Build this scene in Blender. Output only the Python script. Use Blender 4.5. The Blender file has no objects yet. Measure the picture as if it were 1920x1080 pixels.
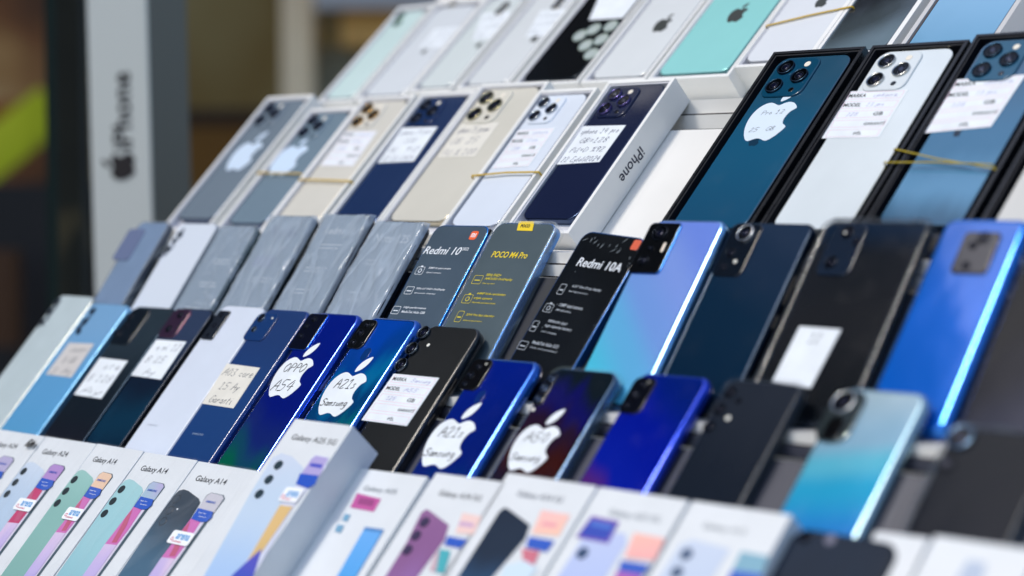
import bpy, bmesh, math, random
from mathutils import Vector, Matrix
random.seed(7)
S = bpy.context.scene
C = S.collection
# ------------------------------------------------------------------ camera
FPX, PSI, PITCH, ROLL = 3980.0, 0.8094, 0.04602, -0.00246      # focal length in px of a 1920 px wide frame
CAM = Vector((0, 0, 1.3))
Fv = Vector((-math.sin(PSI)*math.cos(PITCH), math.cos(PSI)*math.cos(PITCH), -math.sin(PITCH)))
Rv = Vector((math.cos(PSI), math.sin(PSI), 0)); Uv = Rv.cross(Fv)
Rv, Uv = (math.cos(ROLL)*Rv+math.sin(ROLL)*Uv), (-math.sin(ROLL)*Rv+math.cos(ROLL)*Uv)
cd = bpy.data.cameras.new('camera'); cam = bpy.data.objects.new('camera', cd); C.objects.link(cam)
M = Matrix((Rv, Uv, -Fv)).transposed().to_4x4(); M.translation = CAM; cam.matrix_world = M
cd.sensor_width = 36; cd.lens = FPX/1920*36; cd.clip_start = .05; cd.clip_end = 200
cd.dof.use_dof = True; cd.dof.focus_distance = 1.875; cd.dof.aperture_fstop = 2.5
S.camera = cam
# ------------------------------------------------------------------ light
W = bpy.data.worlds.new('World'); S.world = W; W.use_nodes = True
nt = W.node_tree; bg = nt.nodes['Background']
sky = nt.nodes.new('ShaderNodeTexSky'); sky.sky_type = 'NISHITA'; sky.sun_disc = False
SUN_EL, SUN_AZ = math.radians(56), math.radians(216)            # azimuth clockwise from +Y
sky.sun_elevation = SUN_EL; sky.sun_rotation = SUN_AZ; sky.air_density = 1.0; sky.dust_density = 1.5; sky.ozone_density = .8
nt.links.new(sky.outputs[0], bg.inputs[0]); bg.inputs[1].default_value = .142
sl = bpy.data.lights.new('sun', 'SUN'); sl.energy = 1.45; sl.angle = math.radians(10); sl.color = (1, .94, .85)
so = bpy.data.objects.new('sun', sl); C.objects.link(so)
sd = Vector((math.sin(SUN_AZ)*math.cos(SUN_EL), math.cos(SUN_AZ)*math.cos(SUN_EL), math.sin(SUN_EL)))
so.rotation_euler = sd.to_track_quat('Z', 'Y').to_euler(); so.location = (0, -1, 5)
S.view_settings.view_transform = 'Standard'; S.view_settings.look = 'None'
S.view_settings.exposure = 0.42; S.view_settings.gamma = 1; S.view_settings.use_curve_mapping = False

# ------------------------------------------------------------------ materials
MC = {}
def srgb(r, g, b):
    f = lambda c: (c/255/12.92) if c/255 <= .04045 else ((c/255+.055)/1.055)**2.4
    return (f(r), f(g), f(b), 1)
def base(name):
    m = bpy.data.materials.new(name); m.use_nodes = True
    return m, m.node_tree, m.node_tree.nodes['Principled BSDF']
def mat(col, rough=.5, metal=0, coat=0, bump=0, bscale=400, var=0, trans=0, ior=1.45, alpha=1, name='paint', vscale=40):
    key = (col, rough, metal, coat, bump, bscale, var, trans, alpha, vscale)
    if key in MC: return MC[key]
    m, t, b = base(name)
    c = srgb(*col)
    b.inputs['Base Color'].default_value = c; b.inputs['Roughness'].default_value = rough
    b.inputs['Metallic'].default_value = metal; b.inputs['IOR'].default_value = ior
    b.inputs['Coat Weight'].default_value = coat; b.inputs['Coat Roughness'].default_value = .04
    b.inputs['Transmission Weight'].default_value = trans; b.inputs['Alpha'].default_value = alpha
    tc = t.nodes.new('ShaderNodeTexCoord')
    if var:
        n = t.nodes.new('ShaderNodeTexNoise'); n.inputs['Scale'].default_value = vscale; n.inputs['Detail'].default_value = 5
        t.links.new(tc.outputs['Object'], n.inputs['Vector'])
        r = t.nodes.new('ShaderNodeValToRGB')
        r.color_ramp.elements[0].position = .3; r.color_ramp.elements[1].position = .7
        r.color_ramp.elements[0].color = tuple(x*(1-var) for x in c[:3])+(1,)
        r.color_ramp.elements[1].color = tuple(min(1, x*(1+var*.5)) for x in c[:3])+(1,)
        t.links.new(n.outputs[0], r.inputs[0]); t.links.new(r.outputs[0], b.inputs['Base Color'])
        if not metal:
            q = t.nodes.new('ShaderNodeMapRange'); q.inputs[3].default_value = max(.02, rough-.08); q.inputs[4].default_value = min(1, rough+.08)
            t.links.new(n.outputs[0], q.inputs[0]); t.links.new(q.outputs[0], b.inputs['Roughness'])
    if bump:
        n = t.nodes.new('ShaderNodeTexNoise'); n.inputs['Scale'].default_value = bscale; n.inputs['Detail'].default_value = 3
        t.links.new(tc.outputs['Object'], n.inputs['Vector'])
        u = t.nodes.new('ShaderNodeBump'); u.inputs['Strength'].default_value = bump; u.inputs['Distance'].default_value = .001
        t.links.new(n.outputs[0], u.inputs['Height']); t.links.new(u.outputs[0], b.inputs['Normal'])
    MC[key] = m
    return m
def grad(stops, l=.16, skew=0, rough=.12, metal=.35, swirl=0, seed=0, coat=1, bump=.10, w=.076, smear=.05):
    """lacquered phone back: its colour, painted sheens included, runs from foot (0) to head (1), skewed across the width"""
    m, t, b = base('phone_lacquer')
    N, L = t.nodes, t.links
    tc = N.new('ShaderNodeTexCoord'); sp = N.new('ShaderNodeSeparateXYZ'); L.new(tc.outputs['Object'], sp.inputs[0])
    a = N.new('ShaderNodeMath'); a.operation = 'MULTIPLY'; a.inputs[1].default_value = 1/l; L.new(sp.outputs[1], a.inputs[0])
    x = N.new('ShaderNodeMath'); x.operation = 'MULTIPLY_ADD'; x.inputs[1].default_value = skew/w
    L.new(sp.outputs[0], x.inputs[0]); L.new(a.outputs[0], x.inputs[2])
    last = x
    if swirl:
        mp = N.new('ShaderNodeMapping'); mp.inputs['Rotation'].default_value = (0, 0, .55); mp.inputs['Scale'].default_value = (34, 7, 1)
        mp.inputs['Location'].default_value = (seed*1.7, seed, 0); L.new(tc.outputs['Object'], mp.inputs[0])
        n = N.new('ShaderNodeTexNoise'); n.inputs['Scale'].default_value = 1; n.inputs['Detail'].default_value = 1.5; n.inputs['Distortion'].default_value = .6
        L.new(mp.outputs[0], n.inputs['Vector'])
        y = N.new('ShaderNodeMath'); y.operation = 'MULTIPLY_ADD'; y.inputs[1].default_value = swirl
        L.new(n.outputs[0], y.inputs[0]); L.new(x.outputs[0], y.inputs[2])
        z = N.new('ShaderNodeMath'); z.operation = 'SUBTRACT'; z.inputs[1].default_value = swirl/2; L.new(y.outputs[0], z.inputs[0]); last = z
    r = N.new('ShaderNodeValToRGB'); r.color_ramp.interpolation = 'EASE'
    e = r.color_ramp.elements
    while len(e) < len(stops): e.new(.5)
    for q, (p, c) in zip(e, stops): q.position = p; q.color = srgb(*c)
    L.new(last.outputs[0], r.inputs[0]); L.new(r.outputs[0], b.inputs['Base Color'])
    b.inputs['Metallic'].default_value = metal; b.inputs['Roughness'].default_value = rough
    b.inputs['Coat Weight'].default_value = coat; b.inputs['Coat Roughness'].default_value = .05
    if coat < .5: b.inputs['Specular IOR Level'].default_value = .18; b.inputs['Metallic'].default_value = 0
    n2 = N.new('ShaderNodeTexNoise'); n2.inputs['Scale'].default_value = 45; n2.inputs['Detail'].default_value = 6; L.new(tc.outputs['Object'], n2.inputs['Vector'])
    q = N.new('ShaderNodeMapRange'); q.inputs[1].default_value = .35; q.inputs[2].default_value = .7
    q.inputs[3].default_value = .02; q.inputs[4].default_value = .02+smear*3
    L.new(n2.outputs[0], q.inputs[0]); L.new(q.outputs[0], b.inputs['Coat Roughness'])
    n3 = N.new('ShaderNodeTexNoise'); n3.inputs['Scale'].default_value = 14; L.new(tc.outputs['Object'], n3.inputs['Vector'])
    u = N.new('ShaderNodeBump'); u.inputs['Strength'].default_value = bump; u.inputs['Distance'].default_value = .004
    L.new(n3.outputs[0], u.inputs['Height']); L.new(u.outputs[0], b.inputs['Normal']); L.new(u.outputs[0], b.inputs['Coat Normal'])
    return m
def wrap_mat(col=(225, 232, 238), cover=.35, scale=30, seed=0, rough=.12, bump=1.0):
    """crinkled clear plastic: glossy, see-through, milky where it creases"""
    m, t, b = base('crinkled_plastic'); N, L = t.nodes, t.links
    tc = N.new('ShaderNodeTexCoord'); mp = N.new('ShaderNodeMapping')
    mp.inputs['Rotation'].default_value = (0, 0, .35+seed*.2); mp.inputs['Scale'].default_value = (1.6, .45, 1); mp.inputs['Location'].default_value = (seed, seed*.3, 0)
    L.new(tc.outputs['Object'], mp.inputs[0])
    n = N.new('ShaderNodeTexNoise'); n.inputs['Scale'].default_value = scale; n.inputs['Detail'].default_value = 4; n.inputs['Distortion'].default_value = 1.4
    L.new(mp.outputs[0], n.inputs['Vector'])
    ab = N.new('ShaderNodeMath'); ab.operation = 'SUBTRACT'; ab.inputs[1].default_value = .5; L.new(n.outputs[0], ab.inputs[0])
    a2 = N.new('ShaderNodeMath'); a2.operation = 'ABSOLUTE'; L.new(ab.outputs[0], a2.inputs[0])
    q = N.new('ShaderNodeMapRange'); q.inputs[1].default_value = 0; q.inputs[2].default_value = .05
    q.inputs[3].default_value = min(1, cover+(.3 if cover > .1 else .04)); q.inputs[4].default_value = cover
    L.new(a2.outputs[0], q.inputs[0])
    b.inputs['Base Color'].default_value = srgb(*col); b.inputs['Roughness'].default_value = rough
    u = N.new('ShaderNodeBump'); u.inputs['Strength'].default_value = bump; u.inputs['Distance'].default_value = .0025
    L.new(a2.outputs[0], u.inputs['Height']); L.new(u.outputs[0], b.inputs['Normal'])
    L.new(q.outputs[0], b.inputs['Alpha'])
    return m

INK = mat((30, 40, 85), .6); BLK = mat((14, 15, 18), .55); INK2 = mat((60, 66, 80), .6)
PAPER = mat((232, 238, 242), .6, var=.07, vscale=45, bump=.5, bscale=70); CREAM = mat((226, 222, 210), .75, var=.06, vscale=60, bump=.15)
CARD = mat((240, 240, 236), .42, var=.03, vscale=25, bump=.08, bscale=120)
CARDIN = mat((216, 216, 222), .6, var=.04)
GLOSSB = mat((8, 9, 12), .08, coat=1); STEEL = mat((190, 195, 200), .22, metal=1)
GLASSL = mat((4, 5, 8), .05, ior=1.35)
WHITEP = mat((245, 247, 250), .6)
PINKL = mat((236, 176, 192), .7)

# ------------------------------------------------------------------ mesh builder
def rr(w, l, r, seg=6, cx=0, cy=0):
    r = max(1e-5, min(r, w/2-1e-5, l/2-1e-5)); P = []
    for k, (sx, sy) in enumerate(((1, -1), (1, 1), (-1, 1), (-1, -1))):
        for i in range(seg+1):
            a = -math.pi/2+k*math.pi/2+i*math.pi/2/seg
            P.append((cx+sx*(w/2-r)+r*math.cos(a), cy+sy*(l/2-r)+r*math.sin(a)))
    return P
TXT = {}
def text_geo(s, bold=0.0, shear=0.0):
    k = (s, bold, shear)
    if k in TXT: return TXT[k]
    cu = bpy.data.curves.new('lettering', 'FONT'); cu.body = s; cu.size = 1; cu.resolution_u = 3; cu.offset = bold; cu.shear = shear
    o = bpy.data.objects.new('lettering', cu); C.objects.link(o); bpy.context.view_layer.update()
    me = bpy.data.meshes.new_from_object(o.evaluated_get(bpy.context.evaluated_depsgraph_get()))
    V = [(v.co.x, v.co.y) for v in me.vertices]; Fc = [tuple(p.vertices) for p in me.polygons]
    bpy.data.objects.remove(o); bpy.data.curves.remove(cu); bpy.data.meshes.remove(me)
    if not V: V = [(0, 0)]
    x0 = min(v[0] for v in V); x1 = max(v[0] for v in V); y0 = min(v[1] for v in V); y1 = max(v[1] for v in V)
    V = [(v[0]-(x0+x1)/2, v[1]-(y0+y1)/2) for v in V]
    TXT[k] = (V, Fc, x1-x0, y1-y0); return TXT[k]
GL = {  # pen strokes: cap height 1
 'A': [[(0, 0), (.35, 1), (.6, 0)], [(.1, .4), (.6, .45)]], 'B': [[(.05, 0), (.1, 1), (.5, .85), (.12, .52), (.55, .3), (.05, 0)]],
 'G': [[(.6, .85), (.3, 1), (.02, .5), (.25, 0), (.6, .15), (.6, .45), (.3, .45)]], 'P': [[(.05, 0), (.12, 1), (.5, .95), (.5, .6), (.1, .5)]],
 'O': [[(.3, 1), (.02, .55), (.25, 0), (.6, .4), (.5, .9), (.25, .98)]], 'E': [[(.6, 1), (.1, .95), (.3, .55), (.02, .3), (.1, 0), (.6, .08)]],
 'S': [[(.6, .85), (.3, 1), (.1, .75), (.5, .4), (.4, .05), (0, .1)]], 'F': [[(.05, 0), (.1, 1), (.6, 1)], [(.1, .5), (.5, .5)]],
 'D': [[(.05, 0), (.1, 1), (.55, .7), (.5, .25), (.05, 0)]], 'L': [[(.1, 1), (.05, 0), (.5, 0)]],
 '0': [[(.3, 1), (.05, .5), (.25, 0), (.52, .5), (.3, 1)]], '1': [[(.1, .75), (.3, 1), (.25, 0)], [(.05, 0), (.45, 0)]],
 '2': [[(.05, .8), (.3, 1), (.5, .75), (.05, 0), (.55, .05)]], '3': [[(.05, .95), (.45, .95), (.2, .55), (.5, .3), (.3, 0), (.0, .1)]],
 '4': [[(.35, 1), (.02, .4), (.55, .45)], [(.45, .8), (.38, 0)]], '5': [[(.55, 1), (.12, .95), (.1, .55), (.45, .5), (.4, .05), (.0, .02)]],
 '8': [[(.3, .5), (.08, .75), (.3, 1), (.5, .8), (.05, .25), (.25, 0), (.5, .25), (.3, .5)]], '9': [[(.5, .8), (.2, 1), (.08, .7), (.45, .6), (.5, .95), (.3, 0)]],
 '=': [[(.05, .6), (.5, .62)], [(.05, .35), (.5, .37)]], '%': [[(.15, .9), (.05, .7), (.25, .7), (.15, .9)], [(.5, 1), (.1, 0)], [(.45, .3), (.35, .1), (.55, .1), (.45, .3)]],
 '/': [[(.4, 1.05), (.05, -.1)]], '.': [[(.1, 0), (.14, .04)]], 'i': [[(.1, .55), (.1, 0), (.22, .08)], [(.12, .78), (.14, .84)]],
 'p': [[(.1, .6), (.02, -.4)], [(.08, .35), (.3, .6), (.42, .3), (.1, .08)]], 'h': [[(.12, 1), (.05, 0)], [(.08, .35), (.3, .55), (.32, 0)]],
 'o': [[(.22, .55), (.04, .25), (.2, 0), (.4, .25), (.22, .55)]], 'n': [[(.05, .55), (.03, 0)], [(.05, .4), (.28, .55), (.3, 0)]],
 'e': [[(.05, .28), (.35, .35), (.25, .58), (.05, .3), (.2, 0), (.42, .12)]], 'r': [[(.05, .55), (.05, 0)], [(.05, .35), (.3, .55)]],
 'a': [[(.35, .5), (.12, .5), (.04, .15), (.3, .1), (.36, .5), (.36, .05), (.45, .02)]], 'm': [[(.03, .5), (.02, 0)], [(.03, .35), (.2, .5), (.2, 0)], [(.2, .35), (.4, .5), (.42, 0)]],
 's': [[(.3, .5), (.08, .42), (.28, .15), (.02, 0)]], 'u': [[(.05, .5), (.08, .05), (.32, .1), (.34, .5), (.36, 0)]],
 'g': [[(.35, .5), (.08, .45), (.1, .1), (.34, .15), (.36, .5), (.3, -.4), (.02, -.35)]], 'y': [[(.05, .5), (.18, .1), (.38, .5)], [(.38, .5), (.08, -.4)]],
 'l': [[(.15, 1), (.05, .1), (.18, 0)]], 't': [[(.15, .85), (.1, .05), (.3, .05)], [(.0, .55), (.3, .58)]], 'c': [[(.35, .45), (.1, .45), (.05, .1), (.35, .08)]],
 'k': [[(.08, 1), (.03, 0)], [(.32, .5), (.06, .25), (.35, 0)]], '-': [[(.05, .4), (.3, .42)]], ' ': [],
}
APPLE = [(.02, .37), (.10, .415), (.20, .45), (.31, .43), (.39, .375), (.455, .29), (.38, .225), (.335, .12), (.33, .0), (.375, -.1), (.475, -.17), (.42, -.31), (.34, -.43), (.25, -.505), (.17, -.50), (.08, -.46), (0, -.45), (-.08, -.475), (-.17, -.51), (-.25, -.47), (-.35, -.34), (-.43, -.16), (-.465, .03), (-.45, .2), (-.39, .335), (-.29, .42), (-.18, .445), (-.08, .41)]
LEAF = [(.0, .47), (-.01, .58), (.05, .70), (.14, .78), (.24, .82), (.235, .71), (.18, .59), (.10, .51)]
def cr(pts, n=3):
    out = []; m = len(pts)
    for i in range(m):
        p0, p1, p2, p3 = (Vector(pts[(i+k-1) % m]) for k in range(4))
        for j in range(n):
            t = j/n
            out.append(tuple(.5*((2*p1)+(p2-p0)*t+(2*p0-5*p1+4*p2-p3)*t*t+(3*p1-p0-3*p2+p3)*t**3)))
    return out
APPLE_S = cr(APPLE, 2); LEAF_S = cr(LEAF, 3)
class MB:
    def __init__(s): s.v = []; s.f = []; s.m = []; s.mats = []; s.sm = []
    def mi(s, m):
        if m not in s.mats: s.mats.append(m)
        return s.mats.index(m)
    def add(s, V, Fc, m, smooth=False):
        o = len(s.v); s.v += [tuple(v) for v in V]; k = s.mi(m)
        for f in Fc: s.f.append(tuple(o+i for i in f)); s.m.append(k); s.sm.append(smooth)
    def loft(s, loops, m, cap0=True, cap1=True, smooth=True, mcap=None):
        n = len(loops[0]); V = [p for L in loops for p in L]; Fc = []
        for a in range(len(loops)-1):
            for i in range(n):
                j = (i+1) % n; Fc.append((a*n+i, a*n+j, (a+1)*n+j, (a+1)*n+i))
        o = len(s.v); s.add(V, Fc, m, smooth)
        k = s.mi(m)
        if cap0: s.f.append(tuple(o+i for i in reversed(range(n)))); s.m.append(k); s.sm.append(False)
        if cap1:
            s.f.append(tuple(o+(len(loops)-1)*n+i for i in range(n))); s.m.append(s.mi(mcap) if mcap else k); s.sm.append(False)
    def slab(s, w, l, r, z0, z1, m, cx=0, cy=0, ei=.0008, eh=None, es=3, seg=6, back=True, mcap=None, rot=0):
        """rounded plate with rolled front (and back) edges: ei = how far the roll eats in, eh = how deep"""
        eh = ei if eh is None else eh; eh = min(eh, (z1-z0)*.49 if back else (z1-z0)*.98); L = []
        prof = []
        if back: prof += [(ei*(1-math.sin(a)), z0+eh*(1-math.cos(a))) for a in [i*math.pi/2/es for i in range(es+1)]]
        else: prof += [(0, z0)]
        prof += [(ei*(1-math.cos(a)), z1-eh*(1-math.sin(a))) for a in [i*math.pi/2/es for i in range(es+1)]]
        c, q = math.cos(rot), math.sin(rot)
        for ins, z in prof:
            P = rr(w-2*ins, l-2*ins, max(r-ins, 1e-4), seg)
            L.append([(cx+x*c-y*q, cy+x*q+y*c, z) for x, y in P])
        s.loft(L, m, mcap=mcap)
    def disc(s, cx, cy, rad, z0, z1, m, ei=.0004, mcap=None, seg=7): s.slab(2*rad, 2*rad, rad, z0, z1, m, cx, cy, ei, seg=seg, back=False, mcap=mcap)
    def ring(s, cx, cy, ro, ri, z0, z1, m, seg=28):
        L = []
        for r_, z in ((ro, z0), (ro, z1-.0002), (ro-.0002, z1), (ri, z1), (ri, z0)):
            L.append([(cx+r_*math.cos(a), cy+r_*math.sin(a), z) for a in [2*math.pi*i/seg for i in range(seg)]])
        s.loft(L, m, False, False)
    def poly(s, P, z, m, th=.00008):
        if sum(P[i][0]*P[(i+1) % len(P)][1]-P[(i+1) % len(P)][0]*P[i][1] for i in range(len(P))) < 0: P = P[::-1]
        s.loft([[(x, y, z-th) for x, y in P], [(x, y, z) for x, y in P]], m, smooth=False)
    def box(s, x0, x1, y0, y1, z0, z1, m):
        s.loft([[(x0, y0, z0), (x1, y0, z0), (x1, y1, z0), (x0, y1, z0)], [(x0, y0, z1), (x1, y0, z1), (x1, y1, z1), (x0, y1, z1)]], m, smooth=False)
    def text(s, t, cx, cy, w, h, z, m, bold=.01, shear=0, rot=0, frame=None):
        V, Fc, tw, th = text_geo(t, bold, shear)
        sx = w/tw if w else h/th; sy = h/th if h else sx
        c, q = math.cos(rot), math.sin(rot); P = []
        for x, y in V:
            x *= sx; y *= sy
            if frame: o, eu, ev = frame; P.append(tuple(o+eu*x+ev*y))
            else: P.append((cx+x*c-y*q, cy+x*q+y*c, z))
        s.add(P, Fc, m)
    def pen(s, t, cx, cy, w, h, z, m, th=.00045, slant=.18, rot=0, rnd=None):
        rnd = rnd or random.Random(len(t)*31+int(cx*1e5)); x = 0; ST = []
        for ch in t:
            g = GL.get(ch, []); wd = .6 if (ch.isupper() or ch.isdigit() or ch in '=%') else .42
            if ch in 'm': wd = .5
            if ch in '.il/': wd = .28
            for st in g: ST.append([(x+px+rnd.uniform(-.03, .03)+slant*py, py+rnd.uniform(-.03, .03)) for px, py in st])
            x += wd+.12
        if not ST: return
        tot = x; sx = w/tot; sy = h; c, q = math.cos(rot), math.sin(rot)
        for st in ST:
            if len(st) > 2:
                o = []
                for i in range(len(st)-1):
                    p0 = Vector(st[max(i-1, 0)]); p1 = Vector(st[i]); p2 = Vector(st[i+1]); p3 = Vector(st[min(i+2, len(st)-1)])
                    for j in range(3):
                        u = j/3; o.append(tuple(.5*((2*p1)+(p2-p0)*u+(2*p0-5*p1+4*p2-p3)*u*u+(3*p1-p0-3*p2+p3)*u**3)))
                o.append(st[-1]); st = o
            P = [((px-tot/2)*sx, (py-.5)*sy) for px, py in st]
            P = [Vector((cx+a*c-b*q, cy+a*q+b*c)) for a, b in P]
            V = []; n = len(P)
            for i, p in enumerate(P):
                d = (P[min(i+1, n-1)]-P[max(i-1, 0)]); d = d.normalized() if d.length > 1e-9 else Vector((1, 0))
                k = Vector((-d.y, d.x))*th*(.5+.12*math.sin(i))
                V += [(p.x+k.x, p.y+k.y, z), (p.x-k.x, p.y-k.y, z)]
            s.add(V, [(2*i, 2*i+1, 2*i+3, 2*i+2) for i in range(n-1)], m)
    def tube(s, P, r, m, seg=8, flat=1.0, cap=True):
        P = [Vector(p) for p in P]; L = []
        for i, p in enumerate(P):
            d = (P[min(i+1, len(P)-1)]-P[max(i-1, 0)]).normalized()
            a = d.cross(Vector((0, 0, 1)));  a = a.normalized() if a.length > 1e-6 else Vector((1, 0, 0)); b = a.cross(d)
            L.append([tuple(p+a*r*math.cos(t)+b*r*flat*math.sin(t)) for t in [2*math.pi*k/seg for k in range(seg)]])
        s.loft(L, m, cap, cap)
    def build(s, name, parent=None, mw=None):
        me = bpy.data.meshes.new(name); me.from_pydata(s.v, [], s.f)
        for m in s.mats: me.materials.append(m)
        for p, k, q in zip(me.polygons, s.m, s.sm): p.material_index = k; p.use_smooth = q
        me.update(); o = bpy.data.objects.new(name, me); C.objects.link(o)
        if parent: o.parent = parent
        if mw is not None: o.matrix_world = mw
        return o
def tag(o, label=None, cat=None, group=None, kind=None):
    if label: o['label'] = label
    if cat: o['category'] = cat
    if group: o['group'] = group
    if kind: o['kind'] = kind
    return o

# ------------------------------------------------------------------ the tiers: tilted planes (angle, distance to camera)
T = {1: (.7439, .960), 2: (.7891, .971), 6: (.7879, .9695), 3: (.9435, 1.0656), 4: (.844, .985), 5: (.8186, .9405)}
def ray(q): return Fv+(q[0]-960)/FPX*Rv-(q[1]-540)/FPX*Uv
def hit(q, t, up=0):
    th, d = T[t]; n = Vector((0, -math.sin(th), math.cos(th))); v = ray(q)
    return CAM+v*((-d+up)/n.dot(v))
class Item:
    """a thing lying on a tier: local x across, y up the slope, z out of the slope; z=t is the front face"""
    def __init__(s, name, tier, TL, TR, l, t, label, cat, group=None, up=0, yaw=None, w=None, foot=False, dw=0):
        th = T[tier][0]; a, b = hit(TL, tier, up), hit(TR, tier, up)
        X = Vector((1, 0, 0)); Y = Vector((0, math.cos(th), math.sin(th))); Z = Vector((0, -math.sin(th), math.cos(th)))
        e = b-a
        if yaw is None: yaw = max(-.05, min(.05, math.atan2(e.dot(Y), e.dot(X))*.6))
        x = X*math.cos(yaw)+Y*math.sin(yaw); y = -X*math.sin(yaw)+Y*math.cos(yaw)
        s.w = w or abs(e.dot(x)); s.l = l; s.t = t
        mid = (a+b)/2
        if not foot: mid = mid-y*l
        s.m = Matrix((x, y, Z)).transposed().to_4x4(); s.m.translation = mid-Z*t
        s.inv = s.m.inverted(); s.w -= dw
        s.root = bpy.data.objects.new(name, None); s.root.empty_display_size = .02; C.objects.link(s.root); s.root.matrix_world = s.m
        tag(s.root, label, cat, group)
    def px(s, x, y, z=None):
        z = s.t if z is None else z
        o = s.inv @ CAM; d = s.inv.to_3x3() @ ray((x, y)); k = (z-o.z)/d.z; p = o+d*k
        return (p.x, p.y)
    def pp(s, L, z=None): return [s.px(*q, z) for q in L]
    def part(s, name, mb, parent=None, label=None):
        o = mb.build(name, parent or s.root)
        if label: o['label'] = label
        return o
G_PH = 'smartphones laid out on the display stand'; G_BX = 'open phone boxes on the display stand'; G_RT = 'boxed phones along the front tier'

# ------------------------------------------------------------------ stand (stepped white boards)
BOARD = mat((232, 230, 224), .38, var=.05, vscale=8, bump=.05, bscale=60)
BOARDG = mat((66, 68, 80), .35, var=.08, vscale=8)  # board colour darkened for the shade in the gaps
BOARD_SHADED = mat((34, 38, 44), .4, var=.1, vscale=8)  # dark copy of the white board, shade between phones painted in
EDGE = mat((48, 30, 26), .8, var=.5, vscale=90)
def yb(t, z, off):   # world y of tier t's back plane at height z (camera-relative)
    th, d = T[t]; return (d+off+z*math.cos(th))/math.sin(th)
def stand():
    root = bpy.data.objects.new('display_stand', None); C.objects.link(root); root.location = (-1.4, 1.5, .6)
    tag(root, 'white stepped display stand of sloping boards that carries all the phones', 'display stand')
    xs = {1: -1.925, 2: -1.935, 3: -1.925, 4: -1.99, 5: -2.30}; x0, x1 = -1.925, -.35; H = 1.3; ix, iy, iz = 1.4, -1.5, -.6
    # (tier, back offset, ledge height of its foot, height of its head, colour)
    rows = [(1, .0305, .084, .245, BOARD), (2, .0305, -.053, .055, BOARD), (3, .0110, -.171, -.075, BOARD_SHADED), (4, .0105, -.272, -.190, BOARDG), (5, .0305, -.40, -.292, BOARD)]
    for k, (t, off, zf, zh, m) in enumerate(rows):
        th = T[t][0]; n = Vector((0, -math.sin(th), math.cos(th))); x0 = xs[t]
        b = MB(); A = Vector((0, yb(t, zh, off), zh)); B = Vector((0, yb(t, zf, off), zf)); bk = -n*.009
        L = [[(x+ix, p.y+iy, p.z+H+iz) for p in (A, B, B+bk, A+bk)] for x in (x0, x1)]
        b.loft(L, m, smooth=False); b.build('sloping_board', root)
        nx = rows[k+1] if k+1 < len(rows) else None
        if nx:
            yf = yb(nx[0], zf-.004, nx[1]); z2 = nx[3]
            c = MB(); zt, zm = zf-.0005, (zf+z2)/2
            yk = B.y+.03
            c.box(x0+ix, x1+ix, yf+iy, yk+iy, zm+.0012+H+iz, zt+H+iz, BOARD)
            c.box(x0+ix, x1+ix, yf+.0015+iy, yk+iy, zm-.0002+H+iz, zm+.0012+H+iz, EDGE)
            c.box(x0+ix, x1+ix, yf-.0045+iy, yk+iy, z2+.0012+H+iz, zm-.0002+H+iz, BOARD if k != 2 else BOARDG)
            c.box(x0+ix, x1+ix, yf-.003+iy, yk+iy, z2+H+iz, z2+.0012+H+iz, EDGE)
            c.build('ledge', root)
    b = MB(); t, off = 5, .0305; yf = yb(5, -.40, off)
    b.box(x0+ix, x1+ix, yf-.05+iy, yf+.03+iy, -.412+H+iz, -.4005+H+iz, BOARD); b.build('ledge', root)
    x0 = -2.28
    b = MB(); b.box(x0+ix, x1+ix, yf+.035+iy, 1.30+iy, -.62, -.405+H+iz, BOARD); b.build('base_cabinet', root)
    x0 = -1.92
    for x in (x0, x1-.02):
        b = MB(); b.box(x+ix+.001, x+.019+ix, 1.62+iy, 2.0+iy, -.4+H+iz, .10+H+iz, BOARD); b.build('side_panel', root)
    b = MB(); b.box(x0+ix, x1+ix, 1.985+iy, 2.003+iy, -.4+H+iz, .26+H+iz, BOARD); b.build('back_panel', root)
stand()

# ------------------------------------------------------------------ builders
def apple_mark(mb, cx, cy, h, z, m, leaf=True, rot=0):
    c, q = math.cos(rot), math.sin(rot)
    for P in ([APPLE_S, LEAF_S] if leaf else [APPLE_S]):
        mb.poly([(cx+h*(x*c-y*q), cy+h*(x*q+y*c)) for x, y in P], z, m)
def lens_obj(it, cx, cy, r, z0, h, ringm, parent, glass=None, iris=True, name='lens'):
    b = MB(); b.ring(cx, cy, r, r*.88, z0, z0+h, ringm)
    b.disc(cx, cy, r*.885, z0, z0+h*.72, glass or GLASSL, .0003)
    if iris:
        b.ring(cx, cy, r*.52, r*.44, z0+h*.6, z0+h*.72+.0002, mat((40, 44, 58), .2, metal=.8))
        b.disc(cx+r*.03, cy, r*.3, z0+h*.6, z0+h*.72+.0003, mat((26, 30, 60), .05, coat=1, metal=.5), .0003)
    return it.part(name, b, parent)
def body(it, front, side=None, r=.0105, ei=.0012, eh=None, mirror=False):
    b = MB(); b.slab(it.w, it.l, r, 0, it.t, side or front, 0, it.l/2, ei, eh, 5 if ei > .002 else 3, 8, mcap=front if side else None)
    return it.part('body', b)
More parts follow.
